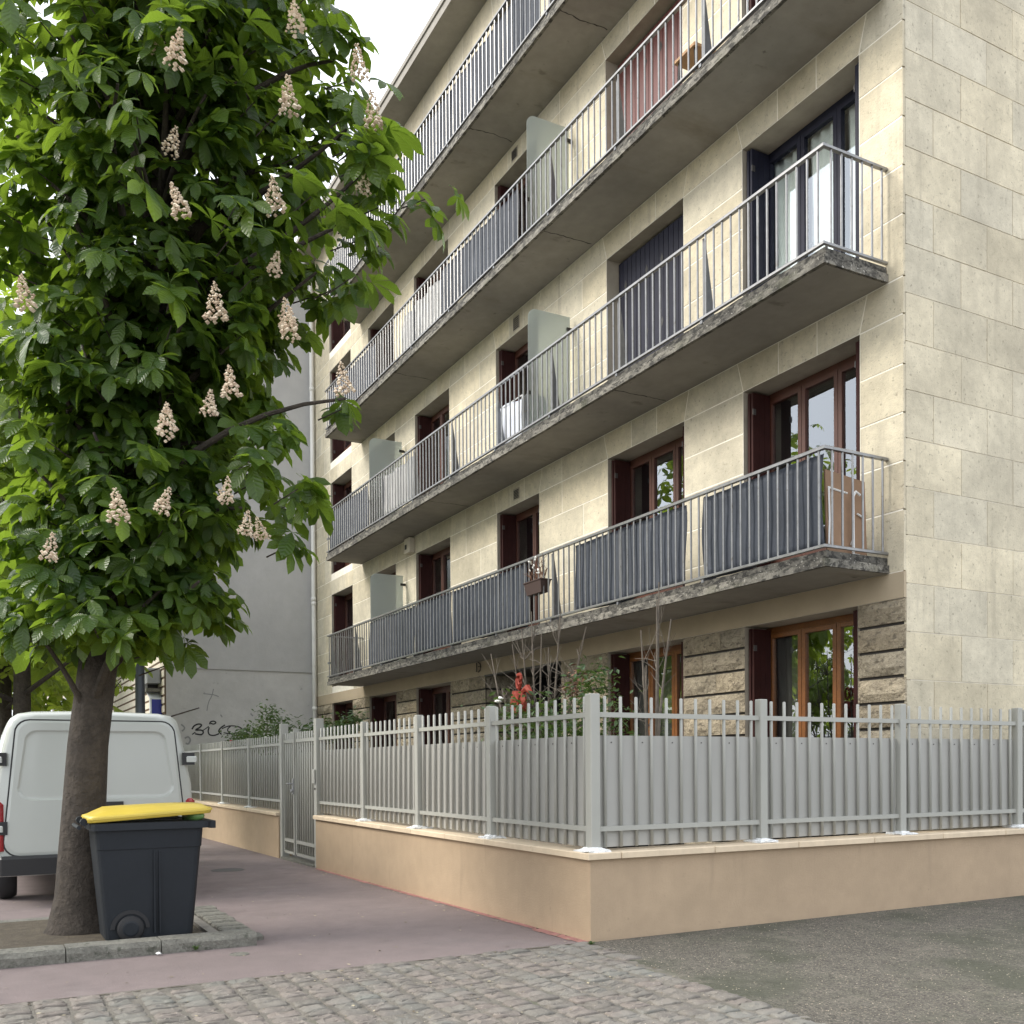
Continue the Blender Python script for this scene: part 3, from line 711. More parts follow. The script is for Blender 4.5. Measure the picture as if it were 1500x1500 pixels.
wavy_cloth('plastic_sheet', -11.7, -9.9, S[3]+.25, B[3]-.1, YB+.03, 'net_curtain', 'crumpled pale plastic sheet behind bars of the third balcony up', 'plastic sheet', amp=.03, seed=12)
wavy_cloth('net_cloth', -12.9, -11.2, S[2]+.25, B[2]-.1, YB+.03, 'net_curtain', 'thin pale cloth behind bars of the second balcony by the left screen', 'cloth', amp=.02, seed=15)
# drying rack with white sheet
t = empty('drying_rack', 'low drying rack hung with a white sheet beside the right privacy screen', 'drying rack')
m = MB()
for x in (-7.9, -7.08):
    for y in (3.35, 3.75): m.bar(x, y, S[2]+.15, 7.22, .011, 6)
for y in (3.35, 3.55, 3.75): m.tube([(-7.9, y, 7.22), (-7.08, y, 7.22)], .009, 6)
m.build('frame', 'white_tape', t)
v = []; n1 = 17
for iy in range(11):
    for ix in range(n1):
        u = ix/16; x = -7.95+.92*u; s_ = iy/10
        y = 3.33+.44*min(max((s_-.35)/.3, 0), 1); zz = 7.25+.045*math.sin(u*5.5+.4)-(.72*max(0, .35-s_)/.35 + .5*max(0, s_-.65)/.35)
        v.append((x+.015*math.sin(s_*9+u*3), y-.02*math.sin(u*14)*(1 if s_ < .35 else 0), zz))
m = MB(); m.add(v, [(i*n1+j, i*n1+j+1, (i+1)*n1+j+1, (i+1)*n1+j) for i in range(10) for j in range(n1-1)])
o = m.build('bed_sheet', 'sheet_white', None, True); sm = o.modifiers.new('thick', 'SOLIDIFY'); sm.thickness = .004
tag(o, 'white bed sheet draped over the rack on the second balcony', 'sheet')
# cardboard and a white stand at the right end of the lowest balcony
t = empty('cardboard_sheet', 'large brown cardboard sheet with white tape standing at balcony corner', 'cardboard')
m = MB(); m.add([(-.70,3.30,S[1]+.15),(-.70,3.86,S[1]+.15),(-.73,3.86,4.30),(-.73,3.30,4.36),(-.72,3.30,S[1]+.15),(-.72,3.86,S[1]+.15),(-.75,3.86,4.30),(-.75,3.30,4.36)], [(0,1,2,3),(7,6,5,4),(0,4,5,1),(1,5,6,2),(2,6,7,3),(3,7,4,0)])
m.build('board', 'cardboard', t)
m = MB()
for p in ([(-.722,3.33,4.18),(-.722,3.50,4.16),(-.722,3.60,4.15)], [(-.70,3.32,4.18),(-.70,3.33,3.85),(-.69,3.31,3.6)], [(-.70,3.72,3.95),(-.70,3.80,3.92)], [(-.69,3.62,3.62),(-.70,3.66,3.70)]): m.tube(p, .010, 5)
m.build('tape', 'white_tape', t)
t = MB(); t.tube([(-.66, 3.62, S[1]+.15), (-.665, 3.62, 4.1), (-.665, 3.66, 4.16), (-.665, 3.72, 4.13)], .014, 6); t.box(-.70, -.62, 3.57, 3.67, S[1]+.15, S[1]+.17)
tag(t.build('metal_stand', 'white_tape'), 'thin white hooked stand before the cardboard at balcony corner', 'stand')
# stool
t = empty('stool', 'wooden stool standing on the third balcony up near the red shutters', 'stool')
m = MB(); m.cbox(-3.3, -2.9, 3.42, 3.82, 10.03, 10.08, .015); m.build('seat', 'stool_wood', t)
for x in (-3.25, -2.95):
    for y in (3.47, 3.77):
        m = MB(); m.tube([(x, y, 10.03), (x+(.05 if x > -3.1 else -.05), y, S[3]+.15)], .018, 6); m.build('leg', 'black_iron_and_shade', t)
# flower box
t = empty('flower_box', 'brown flower box with dry plants hung on the lowest balcony railing', 'flower box')
m = MB(); m.loft([[(x, y, z) for x, y in ((-6.62+d, 3.10-d2), (-6.62+d, 3.28-d), (-6.12-d, 3.28-d), (-6.12-d, 3.10-d2))] for z, d, d2 in ((3.97,.03,-.03),(4.14,0,0),(4.15,-.012,.012),(4.165,-.012,.012))])
m.build('box', 'planter', t)
m = MB(); rr = random.Random(4)
for i in range(34):
    x = rr.uniform(-6.6, -6.14); y = 3.18; hgt = rr.uniform(.12, .38); m.tube([(x, y, 4.15), (x+rr.uniform(-.06,.06), y+rr.uniform(-.05,.05), 4.15+hgt*.6), (x+rr.uniform(-.12,.12), y+rr.uniform(-.1,.1), 4.15+hgt)], [.006,.005,.003], 4)
m.build('stems', 'dry_flower', t)
m = MB()
for i in range(16):
    x, y, z = rr.uniform(-6.6,-6.14), rr.uniform(3.08,3.24), rr.uniform(4.25,4.52); m.loft([[(x+r*math.cos(q), y+r*math.sin(q), z+dz) for q in (0,1.57,3.14,4.71)] for r, dz in ((.006,-.02),(.022,0),(.006,.018))])
m.build('flowers', 'white_flower', t)
# curtains
def curtain(xa, xb, za, zb, label, m='curtain', y=YF+.452):
    v = []; n = int((xb-xa)/.035)+2
    for iz in range(6):
        for i in range(n):
            u = i/(n-1); v.append((xa+(xb-xa)*u+.02*math.sin(iz*.8), y+.028*math.sin(u*(xb-xa)*42+iz*.3), za+(zb-za)*iz/5))
    mb = MB(); mb.add(v, [(a*n+i, a*n+i+1, (a+1)*n+i+1, (a+1)*n+i) for a in range(5) for i in range(n-1)])
    o = mb.build('curtain', m, None, True); sm = o.modifiers.new('thick', 'SOLIDIFY'); sm.thickness = .004
    tag(o, label, 'curtain', 'curtains behind the windows')
a, b = WX['A']
curtain(a+.06, a+.62, S[2]+.2, H[2]-.05, 'left white curtain behind dark framed window above the second balcony')
curtain(a+.66, a+1.18, S[2]+.2, H[2]-.05, 'middle white curtain behind dark framed window above the second balcony')
curtain(a+1.24, b-.08, S[2]+.2, H[2]-.05, 'right white curtain behind dark framed window above the second balcony')
a, b = GX['A']; curtain(a+.06, a+.5, GS+.1, GH-.05, 'dull net curtain behind ground floor window right of the corner post', 'dull_curtain')
a, b = GX['B']; curtain(a+.1, b-.5, GS+.1, GH-.05, 'dull net curtain behind ground floor window left of the rough pillar', 'dull_curtain')
a, b = WX['D']; curtain(a+.9, b-.1, S[1]+.2, H[1]-.05, 'grey curtain behind brown window beside the junction box', 'net_curtain')
a, b = GX['D']; curtain(a+.7, b-.1, GS+.1, GH-.05, 'pale curtain behind the ground floor window left of the house mark', 'curtain')

# ================================================================== GARDEN WALL, FENCE, GATE
def wall_run(parent, along, c0, c1, yfun, zt, thick=.24, base=-.25):
    """render body from c0 to c1; along 'x' (face at y=0) or 'y' (face at x=0)"""
wl = empty('garden_wall', 'tan rendered low wall with stone coping turning the street corner', 'wall')
m = MB(); m.box(-7.22, 0, 0, .22, -.3, .652); m.box(-.22, 0, .2201, 12, -.3, .652)
m.build('render', 'tan_render', wl)
wl2 = empty('garden_wall', 'tan rendered low wall beyond the gate running to the grey gable', 'wall')
m = MB(); m.box(-20.2, -9.22, 0, .22, -.5, .615); m.build('render', 'tan_render', wl2)
def coping(parent, pts):
    for a, b, ax, zt in pts:
        m = MB()
        if ax == 'x': m.cbox(a+.002, b-.002, -.045, .27, zt-.0, zt+.052, .008)
        else: m.cbox(-.27, .045, a+.002, b-.002, zt, zt+.052, .008)
        m.build('coping_stone', 'coping_stone', parent)
coping(wl, [(-7.22+i*.9081, min(-7.22+(i+1)*.9081, .045), 'x', .654) for i in range(8)]+[(-.0+.272+i*.95, .272+(i+1)*.95, 'y', .654) for i in range(12)])
coping(wl2, [(-20.2+i*1.0, min(-20.2+(i+1)*1.0, -9.22), 'x', .617) for i in range(11)])
PIC = {}
def picket_mesh(z0, z1):
    key = (round(z0,3), round(z1,3))
    if key not in PIC:
        m = MB(); r = .014; n = 10
        m.loft([[(rr*math.cos(2*math.pi*k/n), rr*math.sin(2*math.pi*k/n), z) for k in range(n)] for z, rr in ((z0,r),(z1-.006,r),(z1,r*.6))])
        me = bpy.data.meshes.new('picket'); me.from_pydata(m.v, [], m.f); me.materials.append(MAT['fence_paint'])
        me.polygons.foreach_set('use_smooth', [len(p.vertices) == 4 for p in me.polygons]); PIC[key] = me
    return PIC[key]
def fence_bay(par, p0, p1, n, dz=0., first_off=.04):
    """pickets, rails and backing panel between two posts given as plan points"""
    p0, p1 = Vector((*p0, 0)), Vector((*p1, 0)); d = (p1-p0); L = d.length; d.normalize(); nrm = Vector((-d.y, d.x, 0))
    back = Vector((-.7, .7, 0)); 
    if nrm.dot(back) < 0: nrm = -nrm
    a = .04
    for z in (1.80+dz, .885+dz):
        m = MB(); q0, q1 = p0+d*a, p1-d*a; hw, hh = .018, .02
        ring = lambda q: [q-nrm*hw+Vector((0,0,z-hh)), q+nrm*hw+Vector((0,0,z-hh)), q+nrm*hw+Vector((0,0,z+hh)), q-nrm*hw+Vector((0,0,z+hh))]
        m.loft([ring(q0), ring(q1)]); fix_normals(m.build('rail', 'fence_paint', par))
    for i in range(n):
        t = a+(L-2*a)*(i+.5)/n; o = link('picket', picket_mesh(.735+dz, 1.95+dz), par); o.location = p0+d*t
    m = MB(); q0, q1 = p0+d*(a+.005)+nrm*.021, p1-d*(a+.005)+nrm*.021
    ring = lambda q: [q+Vector((0,0,.735+dz)), q+nrm*.004+Vector((0,0,.735+dz)), q+nrm*.004+Vector((0,0,1.635+dz)), q+Vector((0,0,1.635+dz))]
    m.loft([ring(q0), ring(q1)])
    pn = fix_normals(m.build('panel', 'fence_panel', par))
    m = MB()
    for i in range(n-1):
        if i % 2: continue
        t = a+(L-2*a)*(i+1)/n; c_ = p0+d*t+nrm*.019
        m.disc((c_.x, c_.y, 1.58+dz), nrm, .006, .006, .004, 8)
    m.build('screws', 'hinge_metal', pn, False, 'stuff')
def post(par, x, y, z0, z1, hw=.04, film=True, name='post'):
    m = MB(); m.cbox(x-hw, x+hw, y-hw, y+hw, z0, z1, .006); po = m.build(name, 'fence_paint', par)
    m = MB(); m.box(x-.075, x+.075, y-.075, y+.075, z0+.001, z0+.009); pl = m.build('base_plate', 'fence_paint', po)
    if film:
        r = random.Random(int(x*97+y*31)); m = MB(); rings = []
        for zz, rad in ((z0-.012, .112), (z0+.010, .118), (z0+.017, .10), (z0+.022, .070), (z0+.034, .056)):
            ring = []
            for i in range(16):
                t = 2*math.pi*i/16; c_, s_ = math.cos(t), math.sin(t); k_ = rad/max(abs(c_), abs(s_))*r.uniform(.86, 1.12)
                ring.append((x+c_*k_*.92, y+s_*k_*.92, zz+r.uniform(-.004, .006)))
            rings.append(ring)
        m.loft(rings); m.build('protective_film', 'plastic_film', po)
    return po
zc0 = .706
fl = empty('picket_fence', 'grey metal picket fence on the tan wall between corner and gate', 'fence')
fr_ = empty('picket_fence', 'grey metal picket fence with smooth panels right of the corner post', 'fence')
ff = empty('picket_fence', 'grey metal picket fence beyond the gate ending at the grey gable', 'fence')
pxs = [-.08, -1.847, -3.614, -5.381]
for x in pxs: post(fl, x, .08, zc0, 1.965, .045 if x == -.08 else .04)
for a, b in zip(pxs[1:], pxs): fence_bay(fl, (a, .08), (b, .08), 11)
fence_bay(fl, (-7.30, .08), (-5.381, .08), 12)
ys = [.08+1.767*i for i in range(1, 7)]
for y in ys: post(fr_, -.08, y, zc0, 1.965)
for a, b in zip([.08]+ys, ys): fence_bay(fr_, (-.08, a), (-.08, b), 11)
fx = [-11.42, -13.65, -15.83, -18.0, -20.12]
for x in fx: post(ff, x, .08, .669, 1.92, film=x > -14)
for a, b in zip(fx, [-9.15]+fx): fence_bay(ff, (a, .08), (b, .08), 14, -.037)
gt = empty('garden_gate', 'tall grey metal gate with narrow and wide leaf in the picket fence', 'gate')
for x in (-9.15, -7.30):
    m = MB(); m.cbox(x-.06, x+.06, .02, .14, -.15, 2.09, .006); m.build('gate_post', 'fence_paint', gt)
sx = -8.44
for xa, xb, n in ((-9.085, -8.475, 5), (-8.405, -7.365, 8)):
    lf = MB(); lf.box(xa, xa+.04, .05, .09, .05, 1.93); lf.box(xb-.04, xb, .05, .09, .05, 1.93)
    for z in (.245, 1.80): lf.box(xa+.0405, xb-.0405, .052, .088, z-.025, z+.025)
    lf.box(xa+.0405, xb-.0405, .052, .088, .035, .075)
    leaf_ = lf.build('gate_leaf', 'fence_paint', gt)
    for i in range(n):
        o = link('picket', picket_mesh(.06, 1.93), leaf_); o.location = (xa+.04+(xb-xa-.08)*(i+.5)/n, .07, 0)
    m = MB(); m.box(xa+.042, xb-.042, .10, .104, .08, 1.62); m.build('gate_panel', 'fence_panel', leaf_)
m = MB(); m.box(-8.46, -8.42, .03, .11, .04, 1.99); m.build('gate_stile', 'fence_paint', gt)
m = MB(); m.box(-8.462, -8.418, .012, .0299, .98, 1.22); m.tube([(-8.44, .012, 1.14), (-8.44, -.05, 1.14), (-8.56, -.055, 1.135)], .013, 8); m.disc((-8.44, .0, 1.03), (0,1,0), .028, .028, .03, 12)
m.build('gate_handle', 'wheel_grey', gt)
m = MB(); m.cbox(-7.345, -7.255, -.012, .019, 1.16, 1.36, .008); m.build('lock_box', 'fence_paint', gt)
m = MB(); m.disc((-7.30, .016, 1.08), (0,1,0), .018, .018, .012, 10); m.build('key_hole', 'black_iron_and_shade', gt)
m = MB(); m.box(-9.09, -7.36, -.005, .20, -.2, -.03); m.build('gate_sill', 'kerb', gt)

# ================================================================== NEIGHBOUR BUILDING
nb = empty('neighbour_building', 'plain building with blank grey rendered gable beside the stone block', 'building')
NX = XL-.012; NT = 15.55
m = MB(); m.box(-46, NX-.03, .06, 15, -.6, 4.0); m.build('lower_wall', 'grey_render_low', nb)
m = MB(); m.box(-46, NX, .04, 15, 4.002, NT); m.build('gable_wall', 'grey_render', nb)
m = MB(); m.box(-46.2, NX+.04, -.1, 15.1, NT, NT+.12); m.build('coping', 'roof_zinc', nb)
m = MB()
for i in range(52): m.box(-45.9, NX-.06, .012, .0585, 2.85+i*.23, 3.02+i*.23)
m.build('cladding_boards', 'white_board', nb, False, 'stuff')
m = MB(); m.box(-45.95, NX-.05, .028, .0592, 2.8, 14.8); m.build('cladding_backing', 'brown_joint', nb)
for i in range(6):
    for k in range(4):
        x = -23.9-i*3.4; z = 4.6+k*2.8; m = MB(); m.box(x-1.3, x, -.01, .011, z, z+1.6); wo_ = m.build('window', 'white_pvc', nb)
        m = MB(); m.box(x-1.2, x-.1, -.02, -.011, z+.1, z+1.5); m.build('pane', 'far_glass', wo_)
m = MB(); m.box(-45, NX-1.5, .0, .0115, -.2, 2.7); m.build('shop_front', 'black_iron_and_shade', nb)
ac = empty('air_conditioner', 'grey air conditioner box on the striped wall by the gable edge', 'air conditioner')
m = MB(); m.cbox(-21.25, -20.75, -.34, .005, 3.62, 4.02, .03); m.build('casing', 'ac_grey', ac)
m = MB(); m.box(-21.9, -21.26, -.26, .005, 3.50, 4.06); m.build('grille_unit', 'black_iron_and_shade', ac)
m = MB(); m.box(-21.9, -20.75, -.36, .004, 3.40, 3.49); m.build('shelf', 'kerb', ac)
# painted tags on the lower gable wall
def pxyz(zx, zy): 
    px = 190+zx*.2467; py = 800+zy*.2467; return (NX-.026, .683+(px-281)*.01785, 2.612-(py-1057)*.0184)
strokes = [([(372,1088),(385,1068),(410,1057),(428,1062),(415,1078),(392,1092),(425,1092),(438,1104),(425,1118),(390,1114)], .020),
 ([(472,1075),(466,1098),(474,1118),(500,1122),(530,1112)], .018), ([(476,1058),(480,1044),(500,1039),(512,1048),(498,1056),(482,1052)], .018),
 ([(566,1060),(540,1078),(528,1098),(545,1116)], .018), ([(548,1082),(590,1066),(640,1068),(668,1084),(640,1104),(600,1112),(560,1106)], .015),
 ([(600,1066),(580,1090),(610,1118),(660,1118),(700,1098),(712,1078)], .015), ([(690,1090),(740,1108),(720,1125),(680,1112)], .015),
 ([(372,1118),(392,1104)], .014), ([(430,1098),(470,1070)], .012)]
m = MB()
def ribbon(mb, pts, wd):
    P = [Vector(pxyz(*p)) for p in pts]; Q = []
    for i in range(len(P)-1):
        for t in (0, .33, .66):
            p0, p1, p2, p3 = P[max(i-1,0)], P[i], P[i+1], P[min(i+2,len(P)-1)]
            Q.append(.5*((2*p1)+(p2-p0)*t+(2*p0-5*p1+4*p2-p3)*t*t+(3*p1-p0-3*p2+p3)*t**3))
    Q.append(P[-1]); v = []
    for i, q in enumerate(Q):
        d = (Q[min(i+1,len(Q)-1)]-Q[max(i-1,0)]).normalized(); n_ = Vector((0, -d.z, d.y))
        v += [q+n_*wd, q-n_*wd]
    mb.add(v, [(2*i, 2*i+1, 2*i+3, 2*i+2) for i in range(len(Q)-1)])
for p, wd in strokes: ribbon(m, p, wd)
m.build('graffiti', 'spray_paint', nb)
m = MB()
for p, wd in [([(330,1140),(350,1132),(362,1150),(350,1172),(335,1168)], .022), ([(500,850),(490,890),(470,930),(460,980)], .012), ([(440,880),(500,885),(530,895)], .012), ([(310,1060),(330,1080),(315,1100)], .02), ([(720,990),(735,1005)], .02), ([(540,1000),(550,1015)], .015)]: ribbon(m, p, wd)
m.build('faded_graffiti', 'spray_grey', nb)
sg = empty('sign_box', 'blue and white box sign projecting from the wall beyond the van', 'sign')
m = MB(); m.box(-20.98, -20.80, -.26, .155, 2.30, 3.24); m.build('sign_case', 'sign_white', sg)
m = MB(); m.box(-20.799, -20.792, -.225, .125, 2.34, 3.20); m.build('sign_face', 'sign_blue', sg)
m = MB(); m.add([(-20.8,-.26,3.241),(-20.8,.155,3.241),(-21.2,.10,3.52),(-21.2,-.36,3.50),(-20.98,-.26,3.241),(-20.98,.155,3.241)], [(0,1,2,3),(3,2,5,4),(0,3,4),(1,5,2)]); m.build('sign_hood', 'sign_white', sg)
m = MB(); m.box(-20.95, -20.85, .2, .42, 3.44, 3.50); m.box(-20.93, -20.88, .22, .26, 2.3, 3.44); m.box(-20.93, -20.88, .36, .40, 2.3, 3.44); m.build('sign_bracket', 'black_iron_and_shade', sg)
lp = empty('street_lamp', 'dark grey street lamp column rising behind the white van', 'street lamp')
m = MB(); m.loft([[(-10.93+r*math.cos(t), -1.85+r*math.sin(t), z) for t in [2*math.pi*i/12 for i in range(12)]] for z, r in ((-.2,.12),(.9,.12),(1.0,.085),(7.5,.055))]); m.build('column', 'post_dark', lp, True)
m = MB(); m.tube([(-10.93,-1.85,7.4),(-10.93,-2.3,7.75),(-10.93,-3.0,7.85)], .035, 8); m.build('arm', 'post_dark', lp)
m = MB(); m.loft([[(-10.93+sx_*.12, -3.1+sy_*.3, z) for sx_, sy_ in ((-1,-1),(1,-1),(1,1),(-1,1))] for z in (7.8, 7.9)]); m.build('lamp_head', 'post_dark', lp)
# houses further along the street
for i, (x0, x1, y0, hgt) in enumerate(((-78, -47, .3, 13.5), (-120, -79, .1, 16))):
    o = empty('street_house', ['cream house beyond the plain building along the street', 'tall cream house at the far end of the street'][i], 'house')
    m = MB(); m.box(x0, x1, y0, y0+12, -1, hgt); m.build('wall', 'far_wall', o)
    m = MB(); m.box(x0-.2, x1+.2, y0-.3, y0+12.2, hgt+.002, hgt+.4); m.build('roof', 'roof_zinc', o)
    for k in range(4):
        for j in range(int((x1-x0)/3.2)):
            m = MB(); xx = x0+1.2+j*3.2; m.box(xx, xx+1.1, y0-.03, y0-.002, 1.5+k*3, 3.2+k*3); m.build('window', 'far_glass', o)

# ================================================================== VAN
van = empty('van', 'white panel van parked behind the recycling bin, rear doors closed', 'van')
VX, VR, VW = -4.86, -2.12, 1.98
def van_ring(x, top, inset, bot=.28, hw=VW/2):
    cy = VR-VW/2; pts = []
    half = [(hw-.05, bot), (hw-.012, bot+.18), (hw, .95), (hw-.012, 1.22), (hw-.085, 1.62), (hw-.135, top-.14), (hw-.165, top-.06), (hw-.23, top-.012), (hw-.36, top+.012), (0, top+.03)]
    half = [(max(a-inset, 0), min(z, top+.03)) for a, z in half]
    return [(x, cy+a, z) for a, z in half]+[(x, cy-a, z) for a, z in half[-2::-1]]
m = MB()
prof = [(VX-.0, 1.93, .05, .36), (VX-.03, 1.96, .012, .32), (VX-.09, 1.985, 0, .28), (VX-1.5, 2.0, 0, .28), (VX-3.3, 1.98, 0, .28), (VX-3.75, 1.92, .02, .28), (VX-4.35, 1.22, .05, .28), (VX-4.95, 1.02, .09, .28), (VX-5.15, .75, .16, .33)]
m.loft([van_ring(x, t, i_, b_) for x, t, i_, b_ in prof]); fix_normals(m.build('body', 'van_paint', van, True))
# rear doors with pressed panels
cy = VR-VW/2
for s_ in (1, -1):
    def py(y): return cy+s_*y
    d = MB()
    def rr_ring(x, y0, y1, z0, z1, r, tap):
        pts = []
        for (cx_, cz_, a0) in ((y1-r, z0+r, -90), (y1-r-tap, z1-r, 0), (y0+.03, z1-.03, 90), (y0+.03, z0+.03, 180)):
            rad = r if cx_ > y0+.04 else .03
            for i in range(6):
                t = math.radians(a0+18*i); pts.append((x, py(cx_+rad*math.cos(t)), cz_+rad*math.sin(t)))
        return pts
    d.loft([rr_ring(VX+.0, .012, .90, .50, 1.90, .14, .115), rr_ring(VX+.012, .012, .90, .50, 1.90, .14, .115), rr_ring(VX+.020, .03, .875, .53, 1.875, .13, .115),
            rr_ring(VX+.020, .06, .775, 1.07, 1.80, .12, .07), rr_ring(VX+.008, .075, .755, 1.09, 1.78, .11, .07), rr_ring(VX+.006, .09, .74, 1.11, 1.76, .1, .07)])
    sl_ = MB(); sl_.loft([rr_ring(VX+.001, .0, .915, .485, 1.915, .15, .115), rr_ring(VX+.0045, .0, .915, .485, 1.915, .15, .115)])
    fix_normals(sl_.build('door_seal', 'van_black', van))
    dr_ = fix_normals(d.build('rear_door', 'van_paint', van, False))
    for z in (1.49, .78):
        h = MB(); h.box(VX+.0, VX+.03, py(.87) if s_ > 0 else py(1.0), py(1.0) if s_ > 0 else py(.87), z-.06, z+.075); h.build('hinge_recess', 'van_black', dr_)
        h = MB(); a_, b_ = py(.91), py(1.02); h.cbox(VX+.01, VX+.055, min(a_, b_), max(a_, b_), z-.03, z+.035, .01); h.build('hinge', 'van_paint', dr_)
    t = MB(); a_, b_ = py(.90), py(1.0); t.cbox(VX-.08, VX+.028, min(a_, b_), max(a_, b_), .55, 1.06, .03); t.build('tail_light', 'lamp_red', van)
m = MB(); m.box(VX+.012, VX+.04, cy+.05, cy+.25, .98, 1.04); m.build('door_handle', 'van_black', van)
m = MB(); m.cbox(VX-.1, VX+.07, VR-VW+.03, VR-.03, .30, .50, .03); m.build('rear_bumper', 'van_black', van)
m = MB(); m.box(VX+.071, VX+.076, cy-.26, cy+.26, .34, .45); m.build('number_plate', 'sign_white', van)
for s_ in (1, -1):
    for x in (VX-.95, VX-4.2):
        y = cy+s_*(VW/2-.12); wz = gz(x)+.32
        m = MB(); m.disc((x, y, wz), (0,1,0), .29, .32, .21, 24); wo_ = m.build('wheel', 'rubber', van, True)
        m = MB(); m.disc((x, y+s_*.10, wz), (0,1,0), .19, .2, .03, 20); m.build('rim', 'wheel_grey', wo_)
    m = MB(); y = cy+s_*(VW/2-.02); m.add([(VX-2.9,y,1.15),(VX-3.75,y,1.15),(VX-3.6,y-s_*.09,1.72),(VX-2.9,y-s_*.1,1.75)], [(0,1,2,3)] if s_ < 0 else [(3,2,1,0)])
    so_ = m.build('side_window', 'far_glass', van); sm = so_.modifiers.new('thick', 'SOLIDIFY'); sm.thickness = .02
    m = MB(); y2 = cy+s_*(VW/2+.16); m.cbox(VX-3.75, VX-3.62, min(y2-.1, y2+.1), max(y2-.1, y2+.1), 1.15, 1.42, .02); m.build('side_mirror', 'van_black', van)
m = MB(); m.add([(VX-3.80,cy-.75,1.86),(VX-3.80,cy+.75,1.86),(VX-4.31,cy+.82,1.28),(VX-4.31,cy-.82,1.28)], [(0,1,2,3)]); so_ = m.build('windscreen', 'far_glass', van); sm = so_.modifiers.new('thick', 'SOLIDIFY'); sm.thickness = .03; sm.offset = 1

# ================================================================== TREE PIT AND BIN
tp = empty('tree_pit', 'raised stone edged tree pit under the bin at the pavement edge', 'tree pit')
y = -2.31
for ln in (.72, .66, .75):
    m = MB(); xs_ = [(-1.50, -.02), (-1.27, -.02)]
    rings = []
    nseg = 6; r = random.Random(int(y*100))
    for i in range(nseg+1):
        yy = y-.004-(ln-.008)*i/nseg; j = lambda a: r.uniform(-a, a)
        rings.append([(-1.49, yy, -.06), (-1.275+j(.006), yy, -.06), (-1.268+j(.008), yy, .055+j(.006)), (-1.285+j(.006), yy, .092+j(.004)), (-1.48, yy, .095+j(.003))])
    m.loft(rings); fix_normals(m.build('kerb_stone', 'kerb', tp)); y -= ln
r = random.Random(5); x = -1.50
while x > -3.3:
    ln = r.uniform(.12, .17); m = MB(); m.cbox(x-ln+.012, x, -2.44+r.uniform(-.006,.006), -2.20+r.uniform(-.008,.008), -.06, .028+r.uniform(-.006,.008), .014); m.build('sett', 'kerb', tp); x -= ln
m = MB(); m.box(-3.3, -1.5, -2.60, -2.53, -.05, .06); m.build('edging_board', 'weathered_wood', tp)
m = MB(); m.box(-3.3, -1.5, -2.525, -2.50, -.05, .045); m.build('edging_board', 'weathered_wood', tp)
m = MB(); m.box(-3.3, -1.495, -4.42, -2.605, -.05, .035); m.build('soil', 'soil', tp)
m = MB(); m.box(-3.5, -3.305, -4.42, -2.2, -.06, .03); m.build('far_kerb', 'kerb', tp)

bn = empty('recycling_bin', 'dark grey wheeled recycling bin with bulging yellow lid on tree pit edge', 'bin')
BZ = .045
def bin_ring(z, yf, yb, x0, x1, r=.05):
    pts = []
    for cx_, cy_, a0 in ((x1-r, yb+r, -90), (x1-r, yf-r, 0), (x0+r, yf-r, 90), (x0+r, yb+r, 180)):
        for i in range(4):
            t = math.radians(a0+30*i); pts.append((cx_+r*math.cos(t), cy_+r*math.sin(t), z))
    return pts
m = MB(); x0b, x1b = -2.14, -1.66
m.loft([bin_ring(BZ, -2.735, -3.36, x0b+.02, x1b-.012), bin_ring(BZ+.02, -2.72, -3.38, x0b+.01, x1b-.004), bin_ring(BZ+.72, -2.655, -3.44, x0b-.03, x1b+.018),
        bin_ring(BZ+.722, -2.65, -3.44, x0b-.034, x1b+.026), bin_ring(BZ+.88, -2.638, -3.45, x0b-.045, x1b+.036)])
fix_normals(m.build('body', 'bin_plastic', bn))
m = MB(); m.loft([bin_ring(BZ+.872, -2.60, -3.47, x0b-.065, x1b+.055), bin_ring(BZ+.872, -2.59, -3.48, x0b-.075, x1b+.064), bin_ring(BZ+.925, -2.58, -3.48, x0b-.075, x1b+.064), bin_ring(BZ+.93, -2.59, -3.47, x0b-.065, x1b+.055)])
m.box(x0b+.02, x1b+.03, -2.592, -2.545, BZ+.865, BZ+.925)
fix_normals(m.build('rim', 'bin_plastic', bn))
m = MB()
for xx in (x1b+.015, ): 
    for yy in (-2.98, -3.02): m.box(xx-.03, xx+.012, yy-.006, yy+.006, BZ+.05, BZ+.70)
m.box(x1b-.02, x1b+.024, -2.86, -2.70, BZ+.735, BZ+.80)
m.build('ribs', 'bin_plastic', bn)
# lid: two nested domes, hinged at the back, front edge lifted by the contents
def lid_ring(off, yf, yb, x0, x1, lift, r=.07):
    return [(x, yy, BZ+.935+off+lift*(yy+3.48)/.9) for x, yy, _ in bin_ring(0, yf, yb, x0, x1, r)]
m = MB(); lift = .055
m.loft([lid_ring(.0, -2.575, -3.50, x0b-.075, x1b+.065, lift), lid_ring(.045, -2.575, -3.50, x0b-.075, x1b+.065, lift), lid_ring(.052, -2.60, -3.47, x0b-.05, x1b+.04, lift),
        lid_ring(.075, -2.64, -3.42, x0b-.02, x1b+.005, lift), lid_ring(.105, -2.80, -3.36, x0b+.04, x1b-.06, lift*.6), lid_ring(.112, -2.92, -3.25, x0b+.14, x1b-.16, lift*.5)])
lid = fix_normals(m.build('lid', 'bin_lid', bn, True))
m = MB(); m.add([tuple(v) for v in lid_ring(.022, -2.565, -3.505, x0b-.085, x1b+.073, lift)]+[tuple(v) for v in lid_ring(.036, -2.565, -3.505, x0b-.085, x1b+.073, lift)], [(i, (i+1)%16, 16+(i+1)%16, 16+i) for i in range(16)]); 
